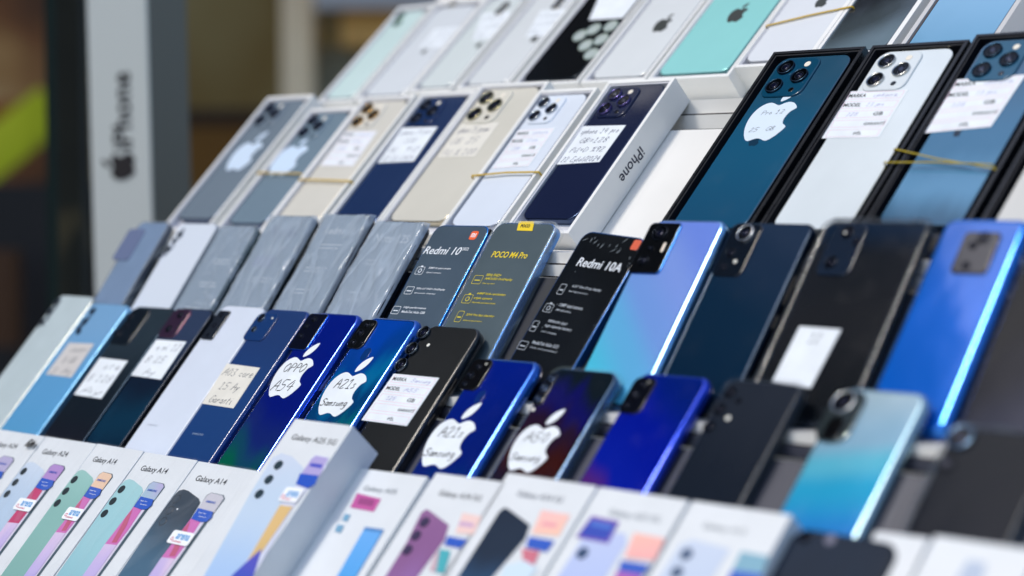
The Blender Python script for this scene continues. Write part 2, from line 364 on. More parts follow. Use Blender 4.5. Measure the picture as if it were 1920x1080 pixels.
def pro_camera(it, glass, ringm, s=.036, up=0, flashm=None):
    """three large lenses on a raised glass square"""
    k = it.w/.0735; s *= k; cx, cy = -it.w/2+s/2+.0038, it.l-s/2-.0045; z = it.t
    b = MB(); b.slab(s, s*1.06, .009*k, z-.0005, z+.0016, glass, cx, cy, .0012, seg=8, back=False); mod = it.part('camera_module', b)
    for dx, dy in ((-.24, .24), (-.24, -.24), (.22, 0)):
        lens_obj(it, cx+dx*s, cy+dy*s*1.06, .0078*k, z+.0014, .0022, ringm, mod)
    b = MB(); b.disc(cx+.22*s, cy+.34*s, .0030*k, z+.0012, z+.0020, flashm or mat((240, 232, 215), .3)); it.part('flash', b, mod)
    b = MB(); b.disc(cx+.22*s, cy-.36*s, .0026*k, z+.0012, z+.0019, GLOSSB); it.part('depth_sensor', b, mod)
    return mod
def sticker_rect(it, pts, m=PAPER, z=None, name='sticker'):
    z = it.t if z is None else z
    P = it.pp(pts); b = MB(); b.poly(P, z+.00035, m, .0003); return it.part(name, b), P
def quad_frame(P):   # P = TL,TR,BR,BL local -> centre, size
    tl, tr, br, bl = [Vector(p) for p in P]
    return (tl+tr+br+bl)/4, ((tr-tl).length+(br-bl).length)/2, ((tl-bl).length+(tr-br).length)/2, math.atan2((tr-tl).y, (tr-tl).x)
def write_lines(it, P, lines, par, m=INK, th=.0006, z=None, name='handwriting'):
    z = it.t+.0004 if z is None else z
    c, w, h, rot = quad_frame(P); b = MB(); n = len(lines); tl, tr, br, bl = [Vector(p) for p in P]
    for i, ln in enumerate(lines):
        s, wf = ln if isinstance(ln, tuple) else (ln, .85)
        v = (i+.55)/n; L = tl.lerp(bl, v); R = tr.lerp(br, v); p = L.lerp(R, .5)
        b.pen(s, p.x, p.y, w*wf, h/n*.52, z, m, th, rot=rot+.03)
    return it.part(name, b, par)
def form_label(it, pts, faint=False):
    """printed form: five framed lines with headings"""
    st, P = sticker_rect(it, pts, PAPER, name='sticker'); c, w, h, rot = quad_frame(P); tl, tr, br, bl = [Vector(p) for p in P]
    b = MB(); z = it.t+.00045
    def at(u, v): a = tl.lerp(tr, u); d = bl.lerp(br, u); return a.lerp(d, v)
    rows = [('MARKA', .06, .36), ('MODEL', .06, .36), ('GB', .66, .82), ('GARANTİ', .60, .95), ('PİL', .52, .66)]
    for i, (s, u0, u1) in enumerate(rows):
        v = .1+i*.2
        p = at((u0+u1)/2, v); b.text(s, p.x, p.y, (u1-u0)*w, h*.075, z, BLK, .02, rot=rot)
        for (ua, va, ub, vb) in ((.05, v-.075, .95, v-.070), (.05, v+.070, .95, v+.075), (.05, v-.075, .056, v+.075), (.944, v-.075, .95, v+.075)):
            b.poly([tuple(at(ua, va)), tuple(at(ub, va)), tuple(at(ub, vb)), tuple(at(ua, vb))], z-.00003, PINKL, .00003)
    p = at(.68, .1); b.pen('Samsung' if not faint else 'iphone', p.x, p.y, w*.42, h*.07, z, mat((120, 110, 190), .6), .0003, rot=rot)
    p = at(.6, .3); b.pen('A55' if not faint else '13 pro', p.x, p.y, w*.3, h*.07, z, mat((120, 110, 190), .6), .0003, rot=rot)
    p = at(.3, .5); b.pen('128', p.x, p.y, w*.2, h*.07, z, mat((120, 110, 190), .6), .0003, rot=rot)
    it.part('form_print', b, st); return st
def apple_sticker(it, top, bot, lines, m=PAPER, rot=0, th=.0009, z=None):
    """apple-shaped paper label; top, bot = pixel where the fruit's shoulder and foot are"""
    a, b_ = Vector(it.px(*top)), Vector(it.px(*bot)); h = abs(a.y-b_.y)/.95; c = (a+b_)/2; z = it.t if z is None else z
    b = MB(); apple_mark(b, c.x, c.y, h, z+.0003, m, rot=rot); st = it.part('sticker', b)
    if lines:
        b = MB(); n = len(lines)
        for i, (s, wf, hf) in enumerate(lines):
            b.pen(s, c.x-.01*h, c.y+h*(.2-.42*i), h*wf, h*hf, z+.0004, BLK, th, rot=rot+.06)
        it.part('handwriting', b, st)
    return st
def band(it, pts, lift=.0012, m=None, label='', closed=True, drop=.006, thin=.0011):
    m = m or mat((206, 168, 20), .5); P = it.pp(pts)
    L = []
    a, e = Vector(P[0]), Vector(P[-1]); d = (e-a).normalized()
    L.append((a.x-d.x*.0015, a.y-d.y*.0015, it.t-drop)); L.append((a.x-d.x*.001, a.y-d.y*.001, it.t))
    for i in range(len(P)-1):
        for j in range(4):
            u = j/4; q = Vector(P[i]).lerp(Vector(P[i+1]), u); L.append((q.x, q.y, it.t+lift))
    L.append((e.x, e.y, it.t+lift)); L.append((e.x+d.x*.001, e.y+d.y*.001, it.t)); L.append((e.x+d.x*.0015, e.y+d.y*.0015, it.t-drop))
    b = MB(); b.tube(L, thin, m, flat=.55); o = b.build('rubber_band', None, it.m); tag(o, label, 'rubber band', 'yellow rubber bands around boxes'); return o

def open_box(tier, TL, TR, l, depth, label, m=CARD, inner=CARDIN, wall=.0032, recess=.0085, up=0, foot=False, yaw=None, w=None, side_text=None, dark=False, dw=.0008):
    it = Item('phone_box', tier, TL, TR, l, depth, label, 'phone box', G_BX, up, yaw, w, foot, dw)
    b = MB(); w = it.w
    for (x0, x1, y0, y1) in ((-w/2, -w/2+wall, 0, l), (w/2-wall, w/2, 0, l), (-w/2+wall, w/2-wall, 0, wall), (-w/2+wall, w/2-wall, l-wall, l)):
        b.box(x0, x1, y0, y1, 0, depth, m)
    it.part('box_walls', b)
    b = MB(); b.box(-w/2+wall+.0001, w/2-wall-.0001, wall+.0001, l-wall-.0001, .002, depth-recess, inner); it.part('tray', b)
    # inner liner lip, a touch lower than the outer wall
    b = MB(); q = wall+.0002; r = q+.0016; zl = depth-.0012
    for (x0, x1, y0, y1) in ((-w/2+q, -w/2+r, q, l-q), (w/2-r, w/2-q, q, l-q), (-w/2+r, w/2-r, q, r), (-w/2+r, w/2-r, l-r, l-q)):
        b.box(x0, x1, y0, y1, depth-recess, zl, inner)
    it.part('liner', b)
    return it
def in_box(bx, label, front, side, w=None, l=None, t=.0078, below=.0012, dy=0, dx=0, r=.0115, name='smartphone'):
    """a phone lying in the tray of an open box"""
    it = Item.__new__(Item); it.w = w or bx.w-.0135; it.l = l or bx.l-.016; it.t = t
    it.m = bx.m @ Matrix.Translation((dx, (bx.l-it.l)/2+dy, bx.t-below-t)); it.inv = it.m.inverted()
    it.root = bpy.data.objects.new(name, None); C.objects.link(it.root); it.root.matrix_world = it.m; it.root.empty_display_size = .02
    tag(it.root, label, 'smartphone', G_PH)
    body(it, front, side, r=r, ei=.0009)
    return it
def logo_part(it, top, bot, m):
    a, b_ = Vector(it.px(*top)), Vector(it.px(*bot)); h = abs(a.y-b_.y); c = (a+b_)/2
    b = MB(); apple_mark(b, c.x, c.y, h, it.t+.00012, m); it.part('logo', b)

# ------------------------------------------------------------------ tier 1 (top): boxes seen from their feet up
L1 = .172
t1 = [  # BL, BR, phone front, side, label box, label phone
 ((592, 193), (660, 188), (212, 234, 230), 'box_white', 'white open box at the top left end of the stand with the palest mint phone', 'pale mint phone in the box at the left end of the top tier'),
 ((662, 190), (757, 180), (226, 231, 234), 0, 'white open box with a glaring white phone, second along the top tier', 'white phone with sunlit head, between the pale mint one and the phone with dark lenses'),
 ((762, 176), (846, 166), (222, 230, 228), 0, 'white open box third from the left along the top tier', 'off white phone with faint writing and two dark lenses near the top edge'),
 ((850, 172), (952, 158), (226, 230, 230), 0, 'white open box directly left of the black phone on the top tier', 'off white phone with a small grey logo, next to the black phone'),
 ((962, 158), (1080, 158), (16, 17, 19), 0, 'white open box holding the black phone on the top tier', 'black phone dotted with clear round discs on the top tier'),
 ((1088, 155), (1208, 150), (228, 232, 232), 0, 'white open box between the black phone and the turquoise phone', 'white phone with black apple mark beside the turquoise phone'),
 ((1212, 151), (1366, 142), (152, 218, 214), 0, 'white open box with the turquoise phone, its foot end showing', 'turquoise phone with black apple mark on the top tier'),
 ((1370, 133), (1524, 112), (232, 236, 240), 0, 'white open box with a yellow band across it on the top tier', 'plain white phone under a yellow rubber band on the top tier'),
 ((1508, 112), (1664, 96), (52, 56, 60), 0, 'white open box holding the dark grey phone behind the dark boxes', 'dark grey phone at the top right, screen reflection painted as a gradient'),
 ((1668, 112), (1850, 100), (120, 176, 212), 0, 'grey walled open box with the light blue phone at the top right corner', 'light blue phone in the top right corner'),
]
T1 = []
for i, (BL, BR, col, _, lb, lp) in enumerate(t1):
    bx = open_box(1, BL, BR, L1, .029, lb, foot=True, yaw=0, m=CARD if i < 9 else mat((200, 200, 200), .5), inner=CARDIN if i < 9 else mat((90, 80, 80), .6), recess=.009, wall=.0036 if i < 8 else .005)
    dark = i in (4,)
    fm = mat(col, .10 if i != 8 else .06, coat=.6, var=.03, vscale=20)
    if i == 8: fm = grad([(0, (120, 140, 150)), (.28, (70, 80, 84)), (.5, (40, 44, 48)), (1, (60, 58, 58))], skew=-.25, metal=.2, l=L1)  # screen reflection painted into the colour ramp
    if i == 9: fm = grad([(0, (116, 172, 205)), (.5, (140, 190, 222)), (1, (110, 165, 200))], metal=.2, l=L1)
    sm = mat(tuple(int(c*.86) for c in col) if not dark else (50, 58, 66), .2, metal=.6)
    ph = in_box(bx, lp, fm, sm, t=.0075, below=.0004 if i in (4, 6, 7) else .0015, dy=-.0005, r=.0115)
    T1.append((bx, ph))
DG = mat((56, 60, 56), .35)
b5 = T1[4][1]
sp, P = sticker_rect(b5, [(1104, 38), (1168, 34), (1205, -12), (1130, -20)], PAPER); 
DISC = mat((230, 242, 236), .08, coat=1, trans=.35, name='clear_disc'); DRIM = mat((190, 205, 190), .1, coat=1)
for (x, y) in ((1114, 56), (1146, 50), (1128, 75), (1099, 86), (1109, 102), (1088, 68)):
    cx, cy = b5.px(x, y); b = MB(); b.ring(cx, cy, .0085, .0068, b5.t, b5.t+.0016, DRIM); b.disc(cx, cy, .0069, b5.t, b5.t+.0011, DISC, .0006)
    b5.part('lens_cover', b)
logo_part(T1[5][1], (1253, 34), (1229, 60), DG); logo_part(T1[6][1], (1397, 14), (1366, 42), DG)
logo_part(T1[7][1], (1552, -6), (1530, 14), DG); logo_part(T1[3][1], (1009, 66), (997, 79), DG); logo_part(T1[2][1], (903, 80), (893, 90), DG); logo_part(T1[1][1], (800, 92), (790, 101), DG)
for k, pts in ((1, [(815, 55), (870, 50), (835, 88), (785, 92)]), (2, [(905, 25), (960, 22), (925, 72), (885, 76)]), (3, [(1015, 20), (1062, 18), (1030, 66), (985, 70)])):
    ph = T1[k][1]; st, P = sticker_rect(ph, pts); write_lines(ph, P, ['iphone', '128', 'Pil 9'], st, INK2, .0005)
for k, L in ((2, [(948, 12), (938, 22)]), (3, [(1052, 2), (1044, 12)]), (1, [(850, 8)]), (0, [(752, 30), (746, 44)])):
    ph = T1[k][1]
    for (x, y) in L:
        cx, cy = ph.px(x, y); lens_obj(ph, cx, cy, .0065, ph.t, .0018, mat((206, 200, 190), .2, metal=1) if k else mat((170, 200, 180), .2, metal=1), ph.root)
bx, ph = T1[7]; band(bx, [(1438, 50), (1520, 30), (1598, 14)], label='yellow rubber band around the white boxed phone on the top tier')

# ------------------------------------------------------------------ tier 2: white boxes with pro phones
CT2 = mat((205, 200, 180), .15, coat=.4)
t2 = [
 ((503, 181), (588, 178), (118, 132, 144), 'grey blue', 'white open box at the left end of the second tier', 'slate blue phone with apple sticker at the left end of the second tier'),
 ((582, 205), (672, 199), (120, 140, 154), '', 'white open box holding the banded blue grey phone', 'blue grey phone with apple sticker under a yellow band'),
 ((682, 184), (782, 175), (222, 218, 206), '', 'white open box holding the champagne phone with golden lenses', 'champagne phone with golden lens rims and a printed form'),
 ((789, 178), (896, 166), (26, 48, 88), '', 'white open box with the navy phone between two champagne phones', 'navy phone with written paper between two champagne phones'),
 ((902, 160), (1032, 150), (218, 214, 200), '', 'white open box with the champagne phone left of the silver white one', 'champagne phone with three blue handwritten lines, no band'),
 ((1008, 173), (1124, 160), (226, 234, 244), '', 'white open box with the banded silver white phone', 'silver white phone with a form label and yellow band'),
 ((1138, 157), (1270, 141), (26, 34, 62), '', 'white open box with black lettering on its bare right side', 'midnight purple phone with four lines of handwriting, right end of the white boxes'),
]
T2 = []
for i, (TL, TR, col, _, lb, lp) in enumerate(t2):
    PL = (.186, .168, .181, .184, .186, .178, .1755)[i]
    bx = open_box(2, TL, TR, PL+.0245, .0295, lb, yaw=0 if i < 6 else .0, wall=.0036, recess=.0095)
    fm = mat(col, .22 if i < 6 else .10, coat=.5, var=.05, vscale=14, bump=.02, bscale=20)
    sm = mat((200, 190, 160) if i in (2, 4) else (170, 176, 184) if i == 5 else (70, 84, 110), .15, metal=1)
    ph = in_box(bx, lp, fm, sm, w=bx.w-.0145, l=PL, t=.0078, below=.0022, dy=.0068, r=.0115)
    gold = mat((206, 160, 84), .15, metal=1)
    ringm = gold if i in (2,) else mat((196, 186, 150), .15, metal=1) if i == 4 else mat((200, 206, 212), .15, metal=1) if i == 5 else mat((96, 88, 140), .15, metal=1) if i == 6 else mat((60, 70, 88), .2, metal=1)
    glass = mat(tuple(min(255, int(c*1.0)) for c in col), .12)
    pro_camera(ph, glass, ringm, .040)
    T2.append((bx, ph))
apple_sticker(T2[0][1], (476, 266), (438, 318), None, mat((200, 218, 236), .6)); apple_sticker(T2[1][1], (560, 272), (518, 328), None, mat((200, 220, 240), .6))
form_label(T2[2][1], [(648, 246), (708, 246), (662, 312), (600, 311)], True)
p = T2[3][1]; st, P = sticker_rect(p, [(755, 240), (821, 238), (776, 303), (708, 306)]); write_lines(p, P, ['iphone 14 pro', ('128', .3), '% 92', '22 Eyl 2024'], st, INK, .0005)
p = T2[4][1]; st, P = sticker_rect(p, [(864, 233), (937, 230), (890, 294), (820, 296)], CREAM); write_lines(p, P, ['iphone 15 promax', 'GB 256', 'Pil % 100'], st, INK, .0005)
form_label(T2[5][1], [(972, 244), (1042, 240), (992, 312), (922, 317)], True)
p = T2[6][1]; st, P = sticker_rect(p, [(1094, 237), (1174, 235), (1124, 304), (1044, 309)]); write_lines(p, P, [('iphone 14 pro', .88), ('GB=128', .66), ('Pil=D %92', .8), ('22 Eylul/2024', .9)], st, INK, .00062)
# lettering on the bare side of the last white box
bx = T2[6][0]; b = MB(); bx_c = Vector((bx.w/2+.0002, .101, .0138))
b.text('iPhone', 0, 0, .040, None, 0, mat((40, 44, 66), .5), .012, frame=(bx_c, Vector((0, -1, 0)), Vector((0, 0, -1)))); bx.part('lettering', b)
band(T2[1][0], [(484, 325), (520, 326), (564, 327)], label='yellow rubber band around the second box from the left of the second tier')
band(T2[2][0], [(562, 338), (610, 339), (658, 341)], label='yellow rubber band low across the champagne phone with golden lenses')
band(T2[5][0], [(886, 331), (950, 325), (1010, 324)], label='yellow rubber band across the silver white phone in the middle')

# dark boxes to the right
NB = mat((14, 18, 24), .28, coat=.3, var=.2); NBI = mat((22, 26, 34), .35)
t6 = [
 ((1450, 98), (1624, 86), (14, 84, 118), 'black open box holding the petrol blue phone', 'petrol blue phone with a big apple sticker'),
 ((1632, 91), (1822, 68), (226, 234, 236), 'black open box holding the white phone', 'white phone with a pale form label in a black box'),
 ((1828, 68), (2030, 48), (60, 116, 148), 'black open box under a crossed yellow band at the right edge', 'steel blue phone with form label and crossed yellow band'),
 ((2038, 60), (2240, 40), (214, 212, 204), 'black open box cut off by the right edge, cream inside', 'cream phone cut off by the right edge of the photo'),
]
T6 = []
for i, (TL, TR, col, lb, lp) in enumerate(t6):
    bx = open_box(6, TL, TR, .232, .0295, lb, yaw=0, m=NB, inner=NBI, wall=.003, recess=.010, dw=.001)
    fm = mat(col, .14, coat=.8, var=.08, vscale=10, bump=.02, bscale=12)
    if i == 2: fm = grad([(0, (36, 86, 116)), (.2, (84, 140, 176)), (.45, (50, 110, 146)), (1, (56, 92, 120))], l=.2, metal=.1, rough=.2, swirl=.15)
    if i == 0: fm = grad([(0, (6, 78, 112)), (.5, (8, 88, 122)), (1, (26, 78, 104))], l=.2, metal=.1, rough=.2)
    sm = mat((90, 110, 125) if i in (0, 2) else (216, 212, 190), .15, metal=1)
    ph = in_box(bx, lp, fm, sm, w=bx.w-.020, l=.211, t=.0078, below=.003, dy=.005, r=.012)
    if i < 3: pro_camera(ph, mat(tuple(int(c*(.8 if i != 1 else .97)) for c in col), .12), mat((40, 60, 76), .15, metal=1) if i != 1 else mat((205, 205, 200), .15, metal=1), .042)
    T6.append((bx, ph))
p = T6[0][1]; apple_sticker(p, (1470, 190), (1412, 262), [('Pro 12', .5, .1), ('256 GB', .55, .1)], mat((214, 228, 240), .6), th=.00035); logo_part(p, (1425, 255), (1405, 274), mat((6, 50, 74), .2))
form_label(T6[1][1], [(1590, 172), (1704, 168), (1648, 258), (1541, 260)], True)
form_label(T6[2][1], [(1790, 150), (1924, 140), (1858, 238), (1726, 251)], True); logo_part(T6[2][1], (1800, 244), (1790, 256), mat((20, 40, 60), .3))
band(T6[2][0], [(1678, 281), (1760, 300), (1866, 318)], thin=.0008, label='yellow rubber band sloping down across the steel blue phone', m=mat((170, 150, 20), .5))
band(T6[2][0], [(1660, 308), (1760, 308), (1862, 312)], thin=.0008, label='yellow rubber band running level across the steel blue phone', m=mat((170, 150, 20), .5), lift=.0022)

# ------------------------------------------------------------------ android builders
def module(it, pts, m, rim=None, h=.0012, r=.004, name='camera_module'):
    """camera island: rounded quadrilateral placed from four corners TL,TR,BR,BL"""
    P = it.pp(pts); c, w, l, _ = quad_frame(P); b = MB()
    if rim: b.slab(w+.0012, l+.0012, r+.0006, it.t-.0005, it.t+h*.75, rim, c.x, c.y, .0005, back=False)
    b.slab(w, l, r, it.t-.0005, it.t+h, m, c.x, c.y, .0005, back=False); return it.part(name, b)
def lenses(it, mod, L, ringm=None, h=.0012, z=None):
    z = it.t+.001 if z is None else z
    for (x, y, r) in L:
        cx, cy = it.px(x, y); lens_obj(it, cx, cy, r, z, h, ringm or mat((50, 54, 62), .2, metal=1), mod or it.root)
def flash(it, x, y, r=.0018, mod=None, z=None, m=None):
    cx, cy = it.px(x, y); z = it.t+.001 if z is None else z; b = MB(); b.disc(cx, cy, r, z, z+.0004, m or mat((240, 238, 225), .2)); it.part('flash', b, mod)
def edge_yaw(tier, a, b):
    th = T[tier][0]; d = hit(a, tier)-hit(b, tier); return math.atan2(-d.x, d.y*math.cos(th)+d.z*math.sin(th))
def phone(tier, TL, TR, l, label, front, side, t=.0085, r=.0095, ei=.0012, eh=None, up=0, yaw=None, dw=.001, btn=None):
    it = Item('smartphone', tier, TL, TR, l, t, label, 'smartphone', G_PH, up, yaw, None, False, dw)
    body(it, front, side, r, ei, eh)
    if btn:
        b = MB(); b.slab(.0016, .026, .0008, t*.35, t*.35+.003, btn, it.w/2+.0001, l*.66, .0004); it.part('side_button', b)
        b = MB(); b.slab(.0016, .012, .0008, t*.35, t*.35+.003, btn, it.w/2+.0001, l*.50, .0004); it.part('side_button', b)
    return it
def clear_case(it, col=(200, 205, 205), cover=.12, grow=.0016, z1=.0007, seed=0):
    b = MB(); w, l, t = it.w+2*grow, it.l+2*grow, it.t
    L = []
    for ins, z in ((0, -.0006), (0, t-.0003), (grow*.5, t+z1), (grow*1.6, t+z1), (grow*1.9, t-.0002+.0003)):
        L.append([(x, y+it.l/2, z) for x, y in rr(w-2*ins, l-2*ins, .0115-ins, 8)])
    b.loft(L, wrap_mat(col, cover, 10, seed, .08, .06), False, False); it.part('clear_case', b)

# ------------------------------------------------------------------ tier 3
FILM = mat((92, 108, 120), .22, coat=.7, var=.10, vscale=18, bump=.35, bscale=28, name='screen_film')
def film_phone(TL, TR, label, side, film=FILM, wrapc=None, l=.172, seed=0, **k):
    it = phone(3, TL, TR, l, label, side, side, t=.0088, r=.011, ei=.001, **k)
    b = MB(); b.slab(it.w-.003, it.l-.003, .0098, it.t-.0002, it.t+.0004, film, 0, it.l/2, .0003, back=False); it.film = it.part('screen_film', b)
    return it
def sleeve(it, seed, cover=.35, col=(176, 190, 204), amp=.0011):
    """loose plastic sleeve: a fine grid lifted into creases, folded over the edges"""
    rnd = random.Random(seed); nx, ny = 34, 70; w, l = it.w+.0022, it.l+.004; V = []; Fc = []
    waves = [(rnd.uniform(40, 150), rnd.uniform(10, 80), rnd.uniform(0, 6), rnd.uniform(.4, 1)) for _ in range(9)]
    def crn(x, y):
        d = math.hypot(w/2-x, l-y); d2 = math.hypot(-w/2-x, l-y)
        f = max(0, 1-min(d, d2*1.4)/.030); return 1.5*f*abs(math.sin(math.atan2(l-y+.001, w/2-x+.001)*9+seed))
    for j in range(ny+1):
        for i in range(nx+1):
            x = -w/2+w*i/nx; y = -.003+l*j/ny
            h = sum(a*(1-abs(math.sin(x*p+y*q+s)))**3 for p, q, s, a in waves)/2.2
            ex = min(1, (w/2-abs(x))/.0022); ey = min(1, min(y+.003, l-.003-y)/.0032); e = max(0, min(ex, ey))
            drop = (1-e)**2*.0042
            V.append((x, y, it.t+.0009+amp*(h*1.3+crn(x, y))*e-drop))
    for j in range(ny):
        for i in range(nx): a = j*(nx+1)+i; Fc.append((a, a+1, a+nx+2, a+nx+1))
    b = MB(); b.add(V, Fc, wrap_mat(col, cover, 12, seed, .1, .22), True); return it.part('plastic_sleeve', b)
SLT = mat((96, 112, 128), .25, metal=.4)
p = phone(3, (262, 417), (322, 415), .172, 'blue grey phone in clear plastic at the far left end of the third tier', mat((128, 150, 178), .15, coat=.8, var=.06), mat((60, 70, 90), .3), yaw=0)
m_ = module(p, [(246, 430), (276, 430), (240, 488), (208, 488)], mat((112, 124, 156), .12, coat=.6)); clear_case(p, seed=1)
p = phone(3, (338, 419), (412, 418), .172, 'white phone with grey floral camera side on the third tier', mat((222, 230, 240), .2, coat=.5), mat((170, 180, 190), .3), yaw=0)
GREY = mat((150, 158, 168), .2)
lenses(p, None, [(338, 440, .0042), (328, 452, .0034), (316, 468, .0042), (302, 480, .0034)], GREY, z=p.t)
def petals(it, pts, m, z=None, s=.004, n=5, seed=1):
    rnd = random.Random(seed); b = MB()
    for (x, y) in pts:
        cx, cy = it.px(x, y)
        for k in range(n):
            a = rnd.uniform(0, 6.28); d = rnd.uniform(.2, 1)*s; px_, py_ = cx+d*math.cos(a), cy+d*math.sin(a); ra = rnd.uniform(.3, .7)*s; rb = ra*rnd.uniform(.4, .8); r0 = rnd.uniform(0, 3)
            b.poly([(px_+ra*math.cos(q)*math.cos(r0)-rb*math.sin(q)*math.sin(r0), py_+ra*math.cos(q)*math.sin(r0)+rb*math.sin(q)*math.cos(r0)) for q in [i*.785 for i in range(8)]], it.t+.0001+rnd.uniform(0, .0001), m)
    it.part('floral_print', b)
petals(p, [(335, 447), (322, 462), (306, 478), (340, 436)], mat((120, 128, 142), .3), s=.005)
names3 = [((412, 421), (492, 423), 'wrapped phone with teal edge, right of the white phone on the third tier', (40, 110, 116), 2, .30),
          ((506, 403), (600, 405), 'wrapped phone with pale shop paper showing, fourth along the third tier', (80, 92, 98), 3, .42),
          ((607, 401), (706, 402), 'wrapped phone with dark blue edge and ghostly printed lines', (24, 52, 88), 4, .42),
          ((702, 412), (808, 418), 'wrapped phone with strongly crumpled sleeve left of the film with the orange badge', (40, 56, 72), 5, .5)]
PRW = mat((226, 232, 238), .5); 
for i, (TL, TR, lb, sc, sd, cv) in enumerate(names3):
    p = film_phone(TL, TR, lb, mat(tuple(int(c*.6) for c in sc), .25, metal=.3), mat((148, 164, 178), .25, coat=.5, var=.08), dw=.010)
    b = MB(); w = p.w
    def ln(x0, x1, y0, y1, m=PRW): b.poly([(x0, y0), (x1, y0), (x1, y1), (x0, y1)], p.t+.0006, m, .0001)
    rl = random.Random(i+5)
    for y in ((.128, .10, .07), (.132, .096), (.135, .108, .083), (.126, .09, .086))[i]:
        x_ = rl.uniform(-.36, -.2)*w
        for q in range(2): ln(x_+rl.uniform(0, .004), x_+rl.uniform(.3, .62)*w, y-q*.004, y-q*.004+.0013, mat((206, 214, 222), .5))
    if i == 2: b.text('Redmi 12', 0, .152, .044, None, p.t+.0007, PRW)
    if i == 3: b.text('Note 12S', 0, .152, .050, None, p.t+.0007, PRW)
    if i == 1: b.text('Redmi', 0, .152, .040, None, p.t+.0007, mat((90, 96, 140), .5)); ln(-w*.3, w*.1, .11, .122, mat((134, 142, 176), .5))
    p.part('film_print', b, p.film); sleeve(p, sd, cv)
def icon(b, p, x, y, s, m, z, kind=0):
    cx, cy = p.px(x, y)
    w, h = (s, s*.8) if kind % 2 == 0 else (s*.7, s)
    P = rr(w, h, s*.12, 3, cx, cy); Q = rr(w-.0009, h-.0009, s*.1, 3, cx, cy); n = len(P)
    b.add([(a, c, z) for a, c in P+Q], [(i, (i+1) % n, n+(i+1) % n, n+i) for i in range(n)], m)
    if kind == 0: b.ring(cx, cy, s*.22, s*.15, z-.0001, z, m, 14); b.poly([(cx-s*.15, cy+h/2), (cx+s*.15, cy+h/2), (cx+s*.1, cy+h*.66), (cx-s*.1, cy+h*.66)], z, m)
    else: b.poly([(cx-w*.3, cy-h*.12), (cx+w*.3, cy-h*.12), (cx+w*.3, cy), (cx-w*.3, cy)], z, m)
def tx(b, p, s, q0, q1, m, z, h=None, bold=.012, shear=0):
    a, c = Vector(p.px(*q0)), Vector(p.px(*q1)); b.text(s, (a.x+c.x)/2, (a.y+c.y)/2, (c-a).length, h, z, m, bold, shear)
ORG = mat((240, 92, 30), .45); YEL = mat((242, 212, 20), .45); YL2 = mat((206, 190, 40), .5)
def badge(p, x, y, z, s=.0095):
    cx, cy = p.px(x, y); b = MB(); b.slab(s, s, s*.27, z-.0001, z+.0002, ORG, cx, cy, .0001, back=False)
    k = s*.1; w = WHITEP; zz = z+.0003
    for x0, x1, y0, y1 in ((-3.2, -2.2, -2.2, 1.6), (-3.2, .6, 1.2, 2.2), (-1.4, -.6, -2.2, .4), (.0, 1.0, -2.2, 1.6), (2.0, 3.0, -2.2, 2.2)):
        b.poly([(cx+x0*k, cy+y0*k), (cx+x1*k, cy+y0*k), (cx+x1*k, cy+y1*k), (cx+x0*k, cy+y1*k)], zz, w, .0001)
    p.part('badge', b, p.film)
# film with orange badge
BLUE_S = mat((24, 112, 190), .2, metal=.7, coat=.5)
p = film_phone((818, 421), (924, 423), 'face up phone with grey demo film, orange badge and bright blue edge', BLUE_S, mat((76, 92, 106), .22, coat=.7, var=.14, vscale=14, bump=.3, bscale=24), dw=.002)
z = p.t+.0006; b = MB()
tx(b, p, 'Redmi 10', (796, 471), (866, 470), PRW, z, .0085, .012, .2); tx(b, p, '2022', (868, 468), (880, 467), PRW, z, .0032)
for k, (ix, iy, s1, s2, x0, x1, yy) in enumerate(((788, 508, '50MP AI quad camera', 'Quad camera', 804, 846, 504), (768, 545, '90Hz 6.5" FHD+ DotDisplay', 'Smooth display', 781, 836, 543), (743, 582, 'High-performance', 'MediaTek Helio G88', 757, 800, 578))):
    icon(b, p, ix, iy, .0105, PRW, z, k*2 if k == 0 else 2); tx(b, p, s1, (x0, yy), (x1, yy), PRW, z, .0026, .015, .2); tx(b, p, s2, (x0-4, yy+8), (x1-18 if k < 2 else x1-2, yy+8), PRW, z, .0016 if k < 2 else .0026, .01, .2)
p.part('film_print', b, p.film); badge(p, 889, 442, p.t+.0004)
b = MB(); b.slab(.002, .034, .001, .002, .0072, BLK, p.w/2+.0002, .112, .0004); p.part('side_button', b)
b = MB(); b.slab(.002, .012, .001, .002, .0084, BLK, p.w/2-.0012, .163, .0004); p.part('side_button', b)
# yellow lettered film
p = film_phone((932, 416), (1050, 419), 'face up phone with yellow lettering on grey film and a clear case', BLUE_S, mat((84, 98, 104), .22, coat=.7, var=.12, vscale=14, bump=.3, bscale=24), l=.176, dw=.003)
z = p.t+.0006; b = MB()
tx(b, p, 'POCO M4 Pro', (924, 477), (990, 480), YEL, z, .0065, .012, .1)
for k, (ix, iy, L) in enumerate(((896, 525, [('90Hz FHD+', 913, 941, 516, .0030), ('AMOLED DotDisplay', 909, 962, 524, .0030), ('Clear anywhere', 905, 928, 532, .0016)]),
                                 (877, 561, [('64MP high-resolution', 895, 949, 552, .0030), ('triple camera', 889, 924, 560, .0030), ('Ultra wide and macro lenses', 885, 930, 568, .0016)]),
                                 (862, 594, [('33W Pro fast charging', 874, 928, 592, .0030), ('5000mAh typical battery', 868, 905, 602, .0016)]))):
    icon(b, p, ix, iy, .0115, YL2, z, (2, 0, 1)[k])
    for s, x0, x1, yy, hh in L: tx(b, p, s, (x0, yy), (x1, yy+1), YL2, z, hh, .018, .2)
p.part('film_print', b, p.film)
b = MB(); P = p.pp([(974, 416), (1003, 416), (999, 434), (970, 433)]); b.poly(P, p.t+.0008, mat((240, 206, 16), .45), .0003); c = quad_frame(P)[0]
b.text('POCO', c.x, c.y, .0115, .0034, p.t+.0010, BLK, .03); p.part('badge', b, p.film)
